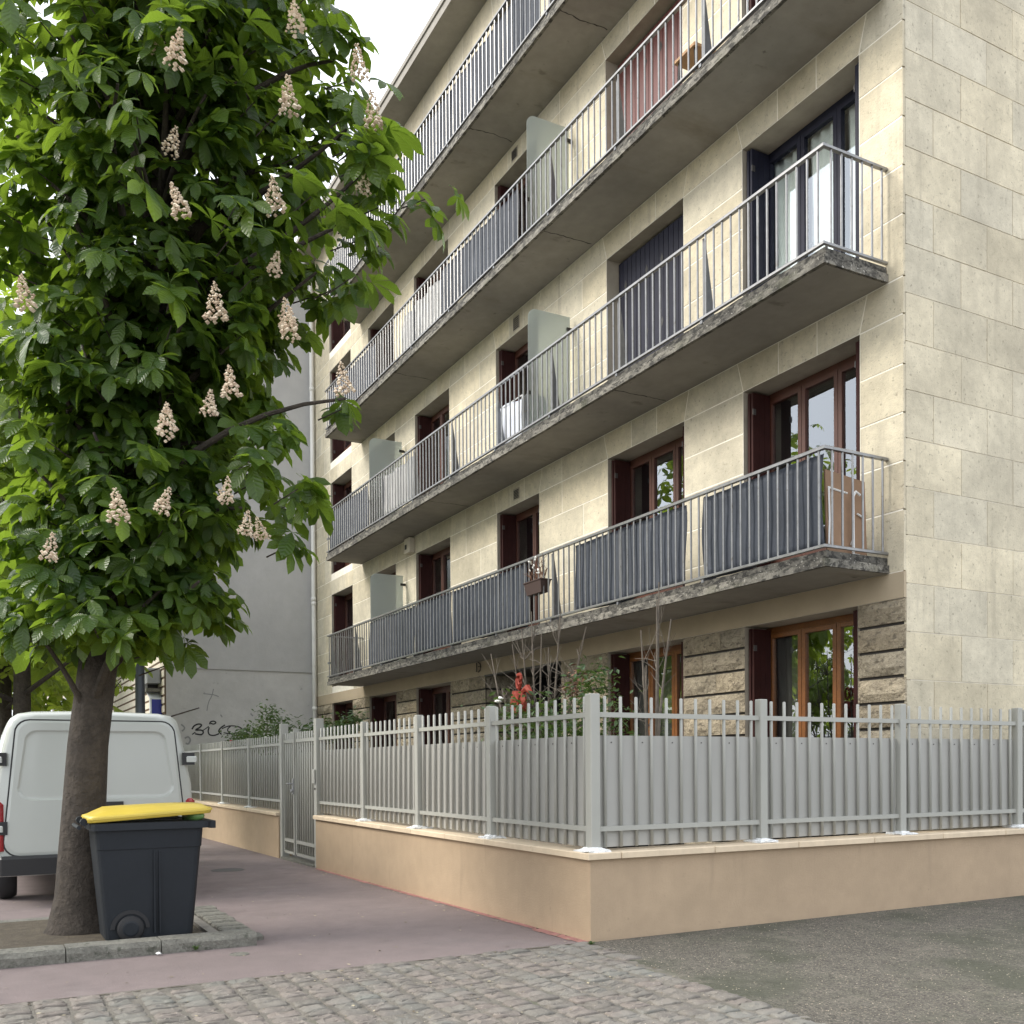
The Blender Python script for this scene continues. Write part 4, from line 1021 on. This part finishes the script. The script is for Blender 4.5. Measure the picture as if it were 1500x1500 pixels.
so_ = m.build('lid_lip', 'bin_lid', lid); sm = so_.modifiers.new('thick', 'SOLIDIFY'); sm.thickness = .012
m = MB()
for xx in (x0b+.03, x1b-.09): m.tube([(xx, -3.52, BZ+.94), (xx+.06, -3.52, BZ+.94)], .03, 8)
m.tube([(x0b, -3.56, BZ+.9), (x1b, -3.56, BZ+.9)], .016, 8); m.build('handle', 'bin_plastic', bn)
for xx, s_ in ((x1b+.01, 1), (x0b-.01, -1)):
    m = MB(); m.disc((xx, -3.20, BZ+.10), (1,0,0), .088, .10, .05, 24); wo_ = m.build('wheel', 'rubber', bn, True)
    m = MB(); m.disc((xx+s_*.022, -3.20, BZ+.10), (1,0,0), .050, .062, .014, 20); m.build('hub', 'bin_plastic', wo_)
m = MB(); rings = [[(x1b-.008+dx, -3.20+rr*math.cos(t), BZ+.10+rr*math.sin(t)) for t in [math.pi*i/14 for i in range(15)]] for dx, rr in ((0,.115),(.02,.115),(.02,.145),(0,.145))]
m.loft(rings, False); m.build('wheel_arch', 'rubber', bn)
m = MB(); m.tube([(-1.80, -2.75, BZ+.95), (-1.66, -2.68, BZ+.965), (-1.63, -2.64, BZ+.965)], [.04,.04,.018], 10)
tag(m.build('bottle', 'bottle_green', None, True), 'green bottle poking out under the yellow lid', 'bottle')
m = MB(); rr = random.Random(3)
m.loft([[(-1.67+.02*math.cos(t)*k+rr.uniform(-.006,.006), -2.95+.16*math.sin(t)*k, BZ+.945+.03*z) for t in [2*math.pi*i/9 for i in range(9)]] for k, z in ((.7,0),(1,.5),(.6,1))])
tag(m.build('rubbish_bag', 'van_black'), 'black rubbish bag bulging under the yellow lid', 'bag')
# litter and weeds
def blob(name, x, y, z, r, m_, label, cat, seed):
    q = random.Random(seed); m = MB()
    m.loft([[(x+r*k*math.cos(t)*q.uniform(.7,1.3), y+r*k*math.sin(t)*q.uniform(.7,1.3), z+r*h_+q.uniform(0,.004)) for t in [2*math.pi*i/7 for i in range(7)]] for k, h_ in ((.8,0),(1,.3),(.4,.7))])
    return tag(m.build(name, m_), label, cat)
blob('paper_scrap', -1.21, -3.06, 0.002, .022, 'litter', 'crumpled white paper scrap lying at foot of the kerb', 'litter', 1)
def weed(x, y, z, n, s, label, m_='shrub_leaf', seed=1):
    q = random.Random(seed); m = MB()
    for i in range(n):
        t = q.uniform(0, 6.28); l = s*q.uniform(.5, 1); w_ = s*.12; dx, dy = math.cos(t), math.sin(t); u = q.uniform(.3, 1.1)
        p = [(x, y, z), (x+dx*l*.5-dy*w_, y+dy*l*.5+dx*w_, z+l*u*.7), (x+dx*l, y+dy*l, z+l*u*.6), (x+dx*l*.5+dy*w_, y+dy*l*.5-dx*w_, z+l*u*.7)]
        m.add(p, [(0,1,2,3)])
    return tag(m.build('weed', m_), label, 'weed')
weed(-1.255, -2.78, 0, 14, .07, 'small yellowish weed growing at the foot of kerb', seed=2)
weed(.10, -.06, 0, 22, .05, 'tiny green weed growing at the foot of wall corner', seed=3)

m = MB(); rr = random.Random(77)
for i in range(900):
    u = rr.random()
    if u < .35: x, y = rr.uniform(-9, 0), -abs(rr.gauss(0, .12))-.01
    elif u < .55: x, y = rr.uniform(-3.2, -1.5), rr.uniform(-4.3, -2.3)
    elif u < .8: x, y = rr.uniform(-6, -.1), rr.uniform(-4.4, -.1)
    else: x, y = rr.uniform(0, 1.8), rr.uniform(-4.2, .0)
    if x > .05 and y > -.06: continue
    z = gz(x)+.006+(.04 if (-3.3 < x < -1.5 and y < -2.6) else 0)
    s_ = rr.uniform(.006, .020); a = rr.uniform(0, 6.28); k_ = rr.uniform(.3, .8); ca, sa = math.cos(a)*s_, math.sin(a)*s_
    m.add([(x-ca, y-sa, z), (x+sa*k_, y-ca*k_, z+.003), (x+ca, y+sa, z+rr.uniform(0,.006)), (x-sa*k_, y+ca*k_, z+.001)], [(0,1,2,3)])
tag(m.build('leaf_litter', 'leaf_scrap', None, False, 'stuff'), 'dry brown and yellow leaf scraps scattered over pavement and setts', 'leaf litter')

# ================================================================== PLANTS
def leaf_geo(seed, leaflets=(5, 7), ln=.21):
    """palmate chestnut leaf: drooping obovate leaflets with a folded midrib"""
    q = random.Random(seed); n = q.randint(*leaflets); V = []; Fc = []; UV = []
    pts = ((0, .0), (.28, .10), (.58, .20), (.82, .19), (1.0, .0))
    for i in range(n):
        a = math.radians((-105+210*i/(n-1))+q.uniform(-7, 7)); l = ln*(1-.38*abs(i-(n-1)/2)/((n-1)/2))*q.uniform(.88, 1.12); dr = q.uniform(.25, .75); tw = q.uniform(-.25, .25)
        b = len(V); ca, sa = math.cos(a), math.sin(a)
        for t, w_ in pts:
            r_ = l*t*(1-.12*t*dr); z = -l*dr*t*t*.75; hw = w_*l
            for s_ in (-1, 0, 1):
                if w_ == 0 and s_: continue
                zz = z+(0 if s_ == 0 else .22*hw)+s_*hw*tw; x, y = r_*ca-s_*hw*sa, r_*sa+s_*hw*ca
                V.append((x+.0, y, zz)); UV.append((t, .5+.5*s_))
        # indices: 0 | 1 2 3 | 4 5 6 | 7 8 9 | 10
        Fc += [tuple(b+k for k in f) for f in ((0,2,1),(0,3,2),(1,2,5,4),(2,3,6,5),(4,5,8,7),(5,6,9,8),(7,8,10),(8,9,10))]
    b = len(V); V += [(0,0,0),(-.07,.003,.03),(-.07,-.003,.03)]; Fc.append((b,b+1,b+2)); UV += [(0,.5)]*3
    return np.array(V), Fc, UV
LEAF = [leaf_geo(s) for s in range(8)]
LEAFME = []
for V, Fc, UV in LEAF:
    me = bpy.data.meshes.new('leaf'); me.from_pydata(V.tolist(), [], Fc); me.materials.append(MAT['chestnut_leaf']); me.polygons.foreach_set('use_smooth', [True]*len(me.polygons)); LEAFME.append(me)
    ul = me.uv_layers.new(name='UVMap'); ul.data.foreach_set('uv', [c for f in Fc for i in f for c in UV[i]])
def bake(name, items, m_, parent, kind=None):
    """items: (leaf index, 4x4 matrix) joined into one mesh"""
    vs_, ls, lt_, uvs = [], [], [], []; off = 0
    for li, mw in items:
        V, Fc, UV = LEAF[li]; A = np.array(mw); vs_.append(V @ A[:3,:3].T + A[:3,3])
        for f in Fc: ls.extend([off+i for i in f]); lt_.append(len(f)); uvs.extend(c for i in f for c in UV[i])
        off += len(V)
    V = np.concatenate(vs_); me = bpy.data.meshes.new(name); me.vertices.add(len(V)); me.vertices.foreach_set('co', V.ravel())
    me.loops.add(len(ls)); me.loops.foreach_set('vertex_index', ls); me.polygons.add(len(lt_))
    st = np.concatenate([[0], np.cumsum(lt_)[:-1]]).astype(int); me.polygons.foreach_set('loop_start', st); me.polygons.foreach_set('loop_total', lt_)
    me.update(calc_edges=True); ul = me.uv_layers.new(name='UVMap'); ul.data.foreach_set('uv', uvs); me.polygons.foreach_set('use_smooth', [True]*len(me.polygons)); me.materials.append(MAT[m_])
    return link(name, me, parent, kind)
def leaf_matrix(p, out, q, s):
    yaw_ = math.atan2(out[1], out[0])+q.uniform(-1.1, 1.1)
    return Matrix.Translation(p) @ Euler((q.gauss(0,.35), q.uniform(.05, .95), yaw_)).to_matrix().to_4x4() @ Matrix.Scale(s, 4)

def prof_R(z):   # crown radius by height, taken from the outline
    P = [(1.9,.2),(2.35,.6),(2.7,.85),(3.1,.85),(3.6,.93),(4.2,.98),(4.9,.97),(5.4,1.1),(5.9,1.32),(6.4,1.36),(6.9,1.3),(7.5,1.2),(8.3,1.2),(9.3,1.0),(10,.3)]
    for (a, b), (c_, d) in zip(P, P[1:]):
        if a <= z <= c_: return b+(d-b)*(z-a)/(c_-a)
    return 0
tree = empty('chestnut_tree', 'large chestnut tree in white bloom standing in the tree pit', 'tree')
AX = lambda z: Vector((-2.42+.05*min(z,6), -3.45+.10*min(z,6), 0))
trunk_pts = [(-2.5,-3.5,-.05,.33),(-2.5,-3.5,.08,.25),(-2.5,-3.5,.32,.19),(-2.44,-3.42,1.6,.16),(-2.36,-3.25,3.0,.145),(-2.25,-3.06,4.2,.13),(-2.22,-2.92,5.1,.11),(-2.16,-2.84,6.0,.085),(-2.1,-2.8,7.2,.055),(-2.05,-2.8,8.8,.02)]
m = MB(); m.tube([p[:3] for p in trunk_pts], [p[3] for p in trunk_pts], 12); m.build('trunk', 'bark', tree, True)
q = random.Random(21); limbs = []; clusters = []
def spline(a, b, c_, n=6): return [((1-t)**2)*a+2*t*(1-t)*b+t*t*c_ for t in [i/n for i in range(n+1)]]
def trunk_at(z):
    for p, r_ in zip(trunk_pts, trunk_pts[1:]):
        if p[2] <= z <= r_[2]:
            t = (z-p[2])/(r_[2]-p[2]); return Vector(p[:3]).lerp(Vector(r_[:3]), t), p[3]+(r_[3]-p[3])*t
    return Vector(trunk_pts[-1][:3]), .02
targets = []
for zt in np.arange(2.6, 9.6, .48):
    nn_ = 9 if zt > 2.7 else 6; a0 = q.uniform(0, 6.28)
    for i in range(nn_):
        a = a0+2*math.pi*i/nn_+q.uniform(-.3, .3); rad = prof_R(zt)*q.uniform(.5, .9); zz = zt+q.uniform(-.2, .2)
        targets.append(AX(zz)+Vector((rad*math.cos(a), rad*math.sin(a), zz)))
targets += [Vector(p) for p in ((-.74,-1.72,4.22), (-.72,-1.62,5.62), (-.78,-1.68,6.30), (-.85,-1.75,6.85), (-.88,-1.9,5.20), (-1.15,-2.4,3.40), (-1.4,-2.7,2.85), (-1.6,-2.95,2.8), (-.76,-1.6,5.95))]
for i, tg in enumerate(targets):
    zs_ = max(1.7, min(tg.z-q.uniform(.3, 1.1), 8.2)); st_, r0 = trunk_at(zs_)
    mid = st_.lerp(tg, .5)+Vector((q.uniform(-.3,.3), q.uniform(-.3,.3), q.uniform(-.1,.45))); path = spline(st_, mid, tg, 7); r0 = min(r0*.5, .036)
    m = MB(); m.tube(path, [r0*(1-.8*k/7)+.004 for k in range(8)], 7)
    limbs.append((m, tg, i % 3 == 0)); 
    out = (tg-AX(tg.z)-Vector((0,0,tg.z))); out.z = 0; out = out.normalized() if out.length > .01 else Vector((1,0,0))
    for c_ in range(q.randint(6, 8)):
        p = tg+Vector((q.gauss(0,.30), q.gauss(0,.30), q.gauss(0,.22)))
        if q.random() < .45: p = path[q.choice((3, 4, 5, 6))]+Vector((q.gauss(0,.28), q.gauss(0,.28), q.gauss(0,.22)))
        rel = p-AX(p.z); rel.z = 0
        if rel.length > prof_R(p.z)*1.06+.05 and i < len(targets)-9: continue
        clusters.append((p, (rel.normalized() if rel.length > .01 else out)))
tw = MB(); k = 0
for mb, tg, big in limbs:
    if k < 40 and big: mb.build('branch', 'bark', tree, True); k += 1
    else: tw.add(mb.v, mb.f)
items = []
for p, out in clusters:
    base = p-out*.10
    tw.tube([base-out*.14-Vector((0,0,.08)), p], [.007,.005], 4)
    for i in range(q.randint(4, 6)):
        pp = p+Vector((q.gauss(0,.09), q.gauss(0,.09), q.gauss(0,.07)))
        if (pp-CAM).length < 4.0 or pp.z < 2.38: continue
        items.append((q.randrange(8), leaf_matrix(pp, out, q, q.uniform(.85, 1.45))))
tw.build('twigs', 'bark', tree, False, 'stuff')
def vis_score(it):
    p = it[1].translation; d = p-CAM; z = d.dot(Fv); u = 750+d.dot(R2)/z*1448; v = 1137-d.dot(U2)/z*1448
    return z if (150 < u < 700 and -30 < v < 1010) else 99
items.sort(key=vis_score)
for li, mw in items[:300]:
    o = link('leaf', LEAFME[li], tree); o.matrix_world = mw
bake('foliage', items[300:], 'chestnut_leaf', tree, 'stuff')
def blossom_mesh(seed):
    r = random.Random(seed); m = MB(); Hh = .24
    for i in range(80):
        t = (i+.5)/80; z = Hh*t+r.uniform(-.012,.012); rad = (.060*(1-t)**.8+.008)*r.uniform(.65,1.25); a = i*2.4+r.uniform(-.5,.5); s_ = .0185*(1-.55*t)*r.uniform(.6,1.35)
        c_ = (rad*math.cos(a), rad*math.sin(a), z)
        v = [(c_[0]+s_*x, c_[1]+s_*y, c_[2]+s_*zz*.9) for x, y, zz in ((1,0,.2),(.3,.95,-.1),(-.8,.6,.2),(-.8,-.6,-.1),(.3,-.95,.2),(0,0,1),(0,0,-1))]
        m.add(v, [(0,1,5),(1,2,5),(2,3,5),(3,4,5),(4,0,5),(1,0,6),(2,1,6),(3,2,6),(4,3,6),(0,4,6)])
    me = bpy.data.meshes.new('blossom'); me.from_pydata(m.v, [], m.f); me.materials.append(MAT['blossom']); return me
BLM = [blossom_mesh(s) for s in range(4)]
bpos = [(-0.55,-2.947,5.306),(-0.943,-2.964,5.938),(-0.367,-1.705,5.704),(-.34,-2.365,5.375),(-0.36,-2.249,6.107),(-.127,-1.808,6.351),(-0.222,-1.664,6.091),(-0.718,-2.699,4.699),(-.35,-2.678,4.043),(-0.54,-3.073,3.779),(-0.783,-2.736,4.041),(-.05,-1.962,4.085),(-0.867,-3.064,3.324),(-0.85,-3.341,3.227),(-0.613,-2.523,3.163),(-0.407,-2.266,4.616),(-.2,-2.304,4.457),(-1.086,-3.005,6.726),(-0.635,-2.299,5.097),(-.45,-2.709,3.34),(-0.44,-3.015,6.245),(-0.298,-2.209,6.658),(-0.696,-2.377,3.167)]
bpos += [(-.9,-3.9,4.6),(-.8,-4.2,5.6),(-1.2,-4.4,3.6),(-.8,-3.8,2.9)]
for i, p in enumerate(bpos):
    o = link('blossom', BLM[i % 4], tree); o.location = Vector(p)-Vector((0,0,.1)); o.rotation_euler = (q.gauss(0,.14), q.gauss(0,.14), q.uniform(0,6)); s_ = q.uniform(.7, 1.05); o.scale = (s_,)*3
# street trees beyond and across the road
def simple_tree(x, y, hgt, rad, zlo, n, lab, m_='far_leaf_backlit', seed=1, ls=1.5, group='street trees'):
    r = random.Random(seed); t = empty('street_tree', lab, 'tree', group=group)
    m = MB(); m.tube([(x,y,gz(x)-.1),(x+.05,y,1.2),(x+.1,y+.05,hgt*.5),(x+.05,y,hgt*.85)], [.2,.16,.11,.03], 9)
    for i in range(9):
        a = r.uniform(0,6.28); z = r.uniform(zlo+.3, hgt*.75); m.tube([(x+.05,y,z-.5),(x+rad*.4*math.cos(a),y+rad*.4*math.sin(a),z),(x+rad*.8*math.cos(a),y+rad*.8*math.sin(a),z+.5)], [.05,.03,.01], 5)
    m.build('trunk', 'bark', t, True)
    its = []; cl = []
    for i in range(70):
        u, a = r.uniform(-1, 1), r.uniform(0, 6.28); k_ = math.sqrt(1-u*u); rr_ = r.uniform(.55, .95)
        cl.append(Vector((x+rad*rr_*k_*math.cos(a), y+rad*rr_*k_*math.sin(a), (zlo+hgt)/2+(hgt-zlo)/2*rr_*u)))
    for i in range(n):
        c_ = r.choice(cl); p = c_+Vector((r.gauss(0,rad*.15), r.gauss(0,rad*.15), r.gauss(0,rad*.13))); out = p-Vector((x,y,p.z)); out = out.normalized() if out.length > .05 else Vector((1,0,0))
        its.append((r.randrange(8), leaf_matrix(p, out, r, ls*r.uniform(.8,1.3))))
    bake('crown', its, m_, t); return t
simple_tree(-12.2, -3.6, 9.6, 2.9, 2.7, 1800, 'street tree behind the van, second in the pavement row', seed=1)
simple_tree(-19.5, -3.7, 9.2, 2.9, 2.6, 1300, 'street tree beyond the lamp column, third in the pavement row', seed=2, ls=1.7)
simple_tree(-30, -3.9, 9.5, 3.1, 2.6, 900, 'street tree farthest down the pavement row', seed=3, ls=2.2)
for i, (x, y, h_) in enumerate(((-6, -14.5, 6.2), (-14, -15, 6.8), (-23, -14.8, 6.0), (-33, -15, 6.6))):
    simple_tree(x, y, h_, 3.2, 1.2, 1000, ['leafy tree across the road facing the corner of the stone block', 'second leafy tree across the road from the corner', 'third leafy tree across the road from the corner', 'last leafy tree across the road'][i], seed=5+i, ls=2.0)

# garden shrubs behind the fence
SV = np.array([(0,0,0),(.5,.22,.04),(1,0,-.08),(.5,-.22,.04),(.5,0,-.02)]); 
def shrub(name, label, centres, n, size, m_='shrub_leaf', seed=1, flowers=(), ls=.07, base=None):
    r = random.Random(seed); t = empty(name, label, 'shrub', group=None); m = MB(); s_ = MB()
    bx_ = base or (sum(c[0] for c in centres)/len(centres), sum(c[1] for c in centres)/len(centres))
    for c_ in centres:
        a = Vector((bx_[0]+r.uniform(-.1,.1), bx_[1], 0.0)); b = Vector(c_)
        s_.tube(spline(a, a.lerp(b,.5)+Vector((r.uniform(-.1,.1),r.uniform(-.1,.1),.1)), b, 5), [.016,.014,.011,.009,.006,.004], 5)
    s_.build('stem', 'twig', t)
    for i in range(n):
        c_ = r.choice(centres); p = Vector(c_)+Vector((r.gauss(0,size), r.gauss(0,size*.8), r.gauss(0,size*.8)))
        mw = Matrix.Translation(p) @ Euler((r.gauss(0,.5), r.uniform(-.6,.8), r.uniform(0,6.28))).to_matrix().to_4x4() @ Matrix.Scale(ls*r.uniform(.7,1.4), 4)
        m.add([mw @ Vector(v) for v in SV], [(0,1,4),(1,2,4),(2,3,4),(3,0,4)])
    m.build('foliage', m_, t)
    for (p, fm, sz) in flowers:
        f = MB()
        for j in range(3):
            f.loft([[(p[0]+sz*k_*math.cos(a+j), p[1]+sz*k_*math.sin(a+j), p[2]+dz*sz) for a in [6.28*i/7 for i in range(7)]] for k_, dz in ((.25,-.4),(1-.2*j,.0+.15*j),(.75-.2*j,.35+.15*j))])
        f.build('flower', fm, t)
    return t
shrub('rose_bush', 'leafy white rose bush behind the fence left of the corner post', [(-3.3,1.45,1.95),(-3.6,1.5,1.75),(-3.9,1.4,2.0),(-2.9,1.5,1.8),(-3.2,1.5,1.6),(-3.7,1.45,1.45),(-2.8,1.45,1.5),(-2.5,1.4,1.7),(-3.1,1.4,1.3)], 1500, .17, seed=1, ls=.085,
      flowers=[((-4.05,1.3,2.17),'white_flower',.045),((-3.95,1.28,2.2),'white_flower',.04),((-4.1,1.3,2.08),'white_flower',.035),((-3.2,1.25,1.52),'white_flower',.035),((-2.6,1.25,1.62),'white_flower',.03)])
shrub('leafy_shrub', 'leafy evergreen shrub rising just left of the corner post', [(-2.35,1.55,2.25),(-2.2,1.6,2.05),(-2.6,1.6,2.1),(-2.0,1.6,1.85),(-2.3,1.6,1.7),(-1.75,1.6,1.6),(-2.0,1.6,1.4),(-2.5,1.7,2.35)], 850, .14, seed=2, ls=.075)
shrub('climbing_shrub', 'rambling shrub behind the fence left of the gate against grey gable', [(-13.3,.9,2.45),(-13.0,1.0,2.2),(-13.8,1,2.2),(-14.5,1,2.1),(-15.3,1,2.1),(-16.1,1,2.05),(-16.9,1,2.0),(-12.4,1,2.05),(-11.7,1,2.0),(-12.8,1,1.95),(-14,1,1.85)], 1500, .16, seed=3, ls=.10,
      flowers=[((-16.4,.85,1.98),'red_flower',.06),((-13.2,.85,2.0),'white_flower',.06),((-11.6,.9,2.02),'white_flower',.05)])
shrub('leafy_shrub', 'low dark shrub behind the fence right of the gate post', [(-10.6,1.1,2.0),(-10.2,1.1,2.0),(-9.7,1.1,2.02),(-9.2,1.1,2.03),(-8.8,1.15,2.1),(-10.9,1.1,2.02),(-9.0,1.15,2.0)], 900, .12, seed=4, ls=.09)
shrub('dried_hydrangea', 'shrub with dried rusty flower heads beside the bare shrub', [(-2.95,1.7,2.25),(-2.8,1.7,2.35),(-3.1,1.75,2.3)], 160, .07, 'dry_flower', 5, ls=.06)
def bare(name, label, base, tips, r0, seed, sub=6):
    r = random.Random(seed); t = empty(name, label, 'shrub')
    for b in tips:
        m = MB(); a = Vector(base)+Vector((r.uniform(-.06,.06), r.uniform(-.06,.06), 0)); b = Vector(b); mid = a.lerp(b, .5)+Vector((r.uniform(-.12,.12), r.uniform(-.1,.1), r.uniform(-.05,.12)))
        path = spline(a, mid, b, 8); m.tube(path, [r0*(1-.85*i/8)+.002 for i in range(9)], 5)
        for k_ in range(sub):
            i = r.randint(3, 7); p = path[i]; d = Vector((r.uniform(-.35,.35), r.uniform(-.2,.2), r.uniform(.05,.42))); m.tube([p, p+d*.5+Vector((r.uniform(-.03,.03),0,.02)), p+d], [.0055,.004,.0018], 4)
            e = p+d*.5; d2 = Vector((r.uniform(-.22,.22), r.uniform(-.1,.1), r.uniform(.02,.25))); m.tube([e, e+d2], [.0035,.0015], 4)
        m.build('stem', 'twig', t)
    return t
bare('bare_shrub', 'leafless twiggy shrub in front of the dark entrance', (-3.9,1.8,0), [(-4.1,1.8,3.30),(-5.3,1.85,2.9),(-4.6,1.8,2.95),(-3.85,1.8,3.0),(-3.4,1.8,3.2),(-3.0,1.8,2.65),(-4.9,1.8,2.4),(-3.6,1.75,2.8),(-4.35,1.8,3.1),(-2.85,1.8,2.95),(-3.2,1.8,2.5)], .026, 3, 20)
bare('bare_sapling', 'bare pruned sapling standing before ground floor window right of the entrance', (-2.25,2.3,0), [(-2.16,2.3,3.38),(-2.5,2.3,2.9),(-1.95,2.3,2.95),(-2.4,2.3,2.5),(-2.2,2.3,3.2)], .034, 8, 5)
t = empty('ribbon_bow', 'orange red ribbon bow tied to the bare shrub', 'bow')
def torus(c_, R_, r_, n=14, k=7, a0=0, a1=6.28, sq=1.0):
    m = MB(); m.tube([(c_[0]+R_*math.cos(a)*.8, c_[1], c_[2]+R_*math.sin(a)*sq) for a in [a0+(a1-a0)*i/n for i in range(n+1)]], r_, k); return m
torus((-4.11,1.62,2.43), .06, .022, sq=1.5, n=9, k=5).build('loop', 'ribbon_red', t)
torus((-4.04,1.60,2.45), .05, .018, sq=1.3, n=8, k=5).build('loop', 'ribbon_red', t)
m = MB(); rr = random.Random(2)
m.loft([[(-4.10+rx*math.cos(a)*(1+.3*math.sin(5*a+z*9)), 1.62+.09*math.sin(a), z) for a in [6.28*i/14 for i in range(14)]] for z, rx in ((2.04,.07),(2.10,.12),(2.19,.13),(2.27,.09),(2.31,.04))]); m.build('skirt', 'ribbon_red', t)
m = MB(); m.tube([(-4.0,1.62,2.30),(-3.85,1.6,2.33),(-3.74,1.6,2.25)], [.03,.045,.02], 6); m.build('tail', 'ribbon_red', t)
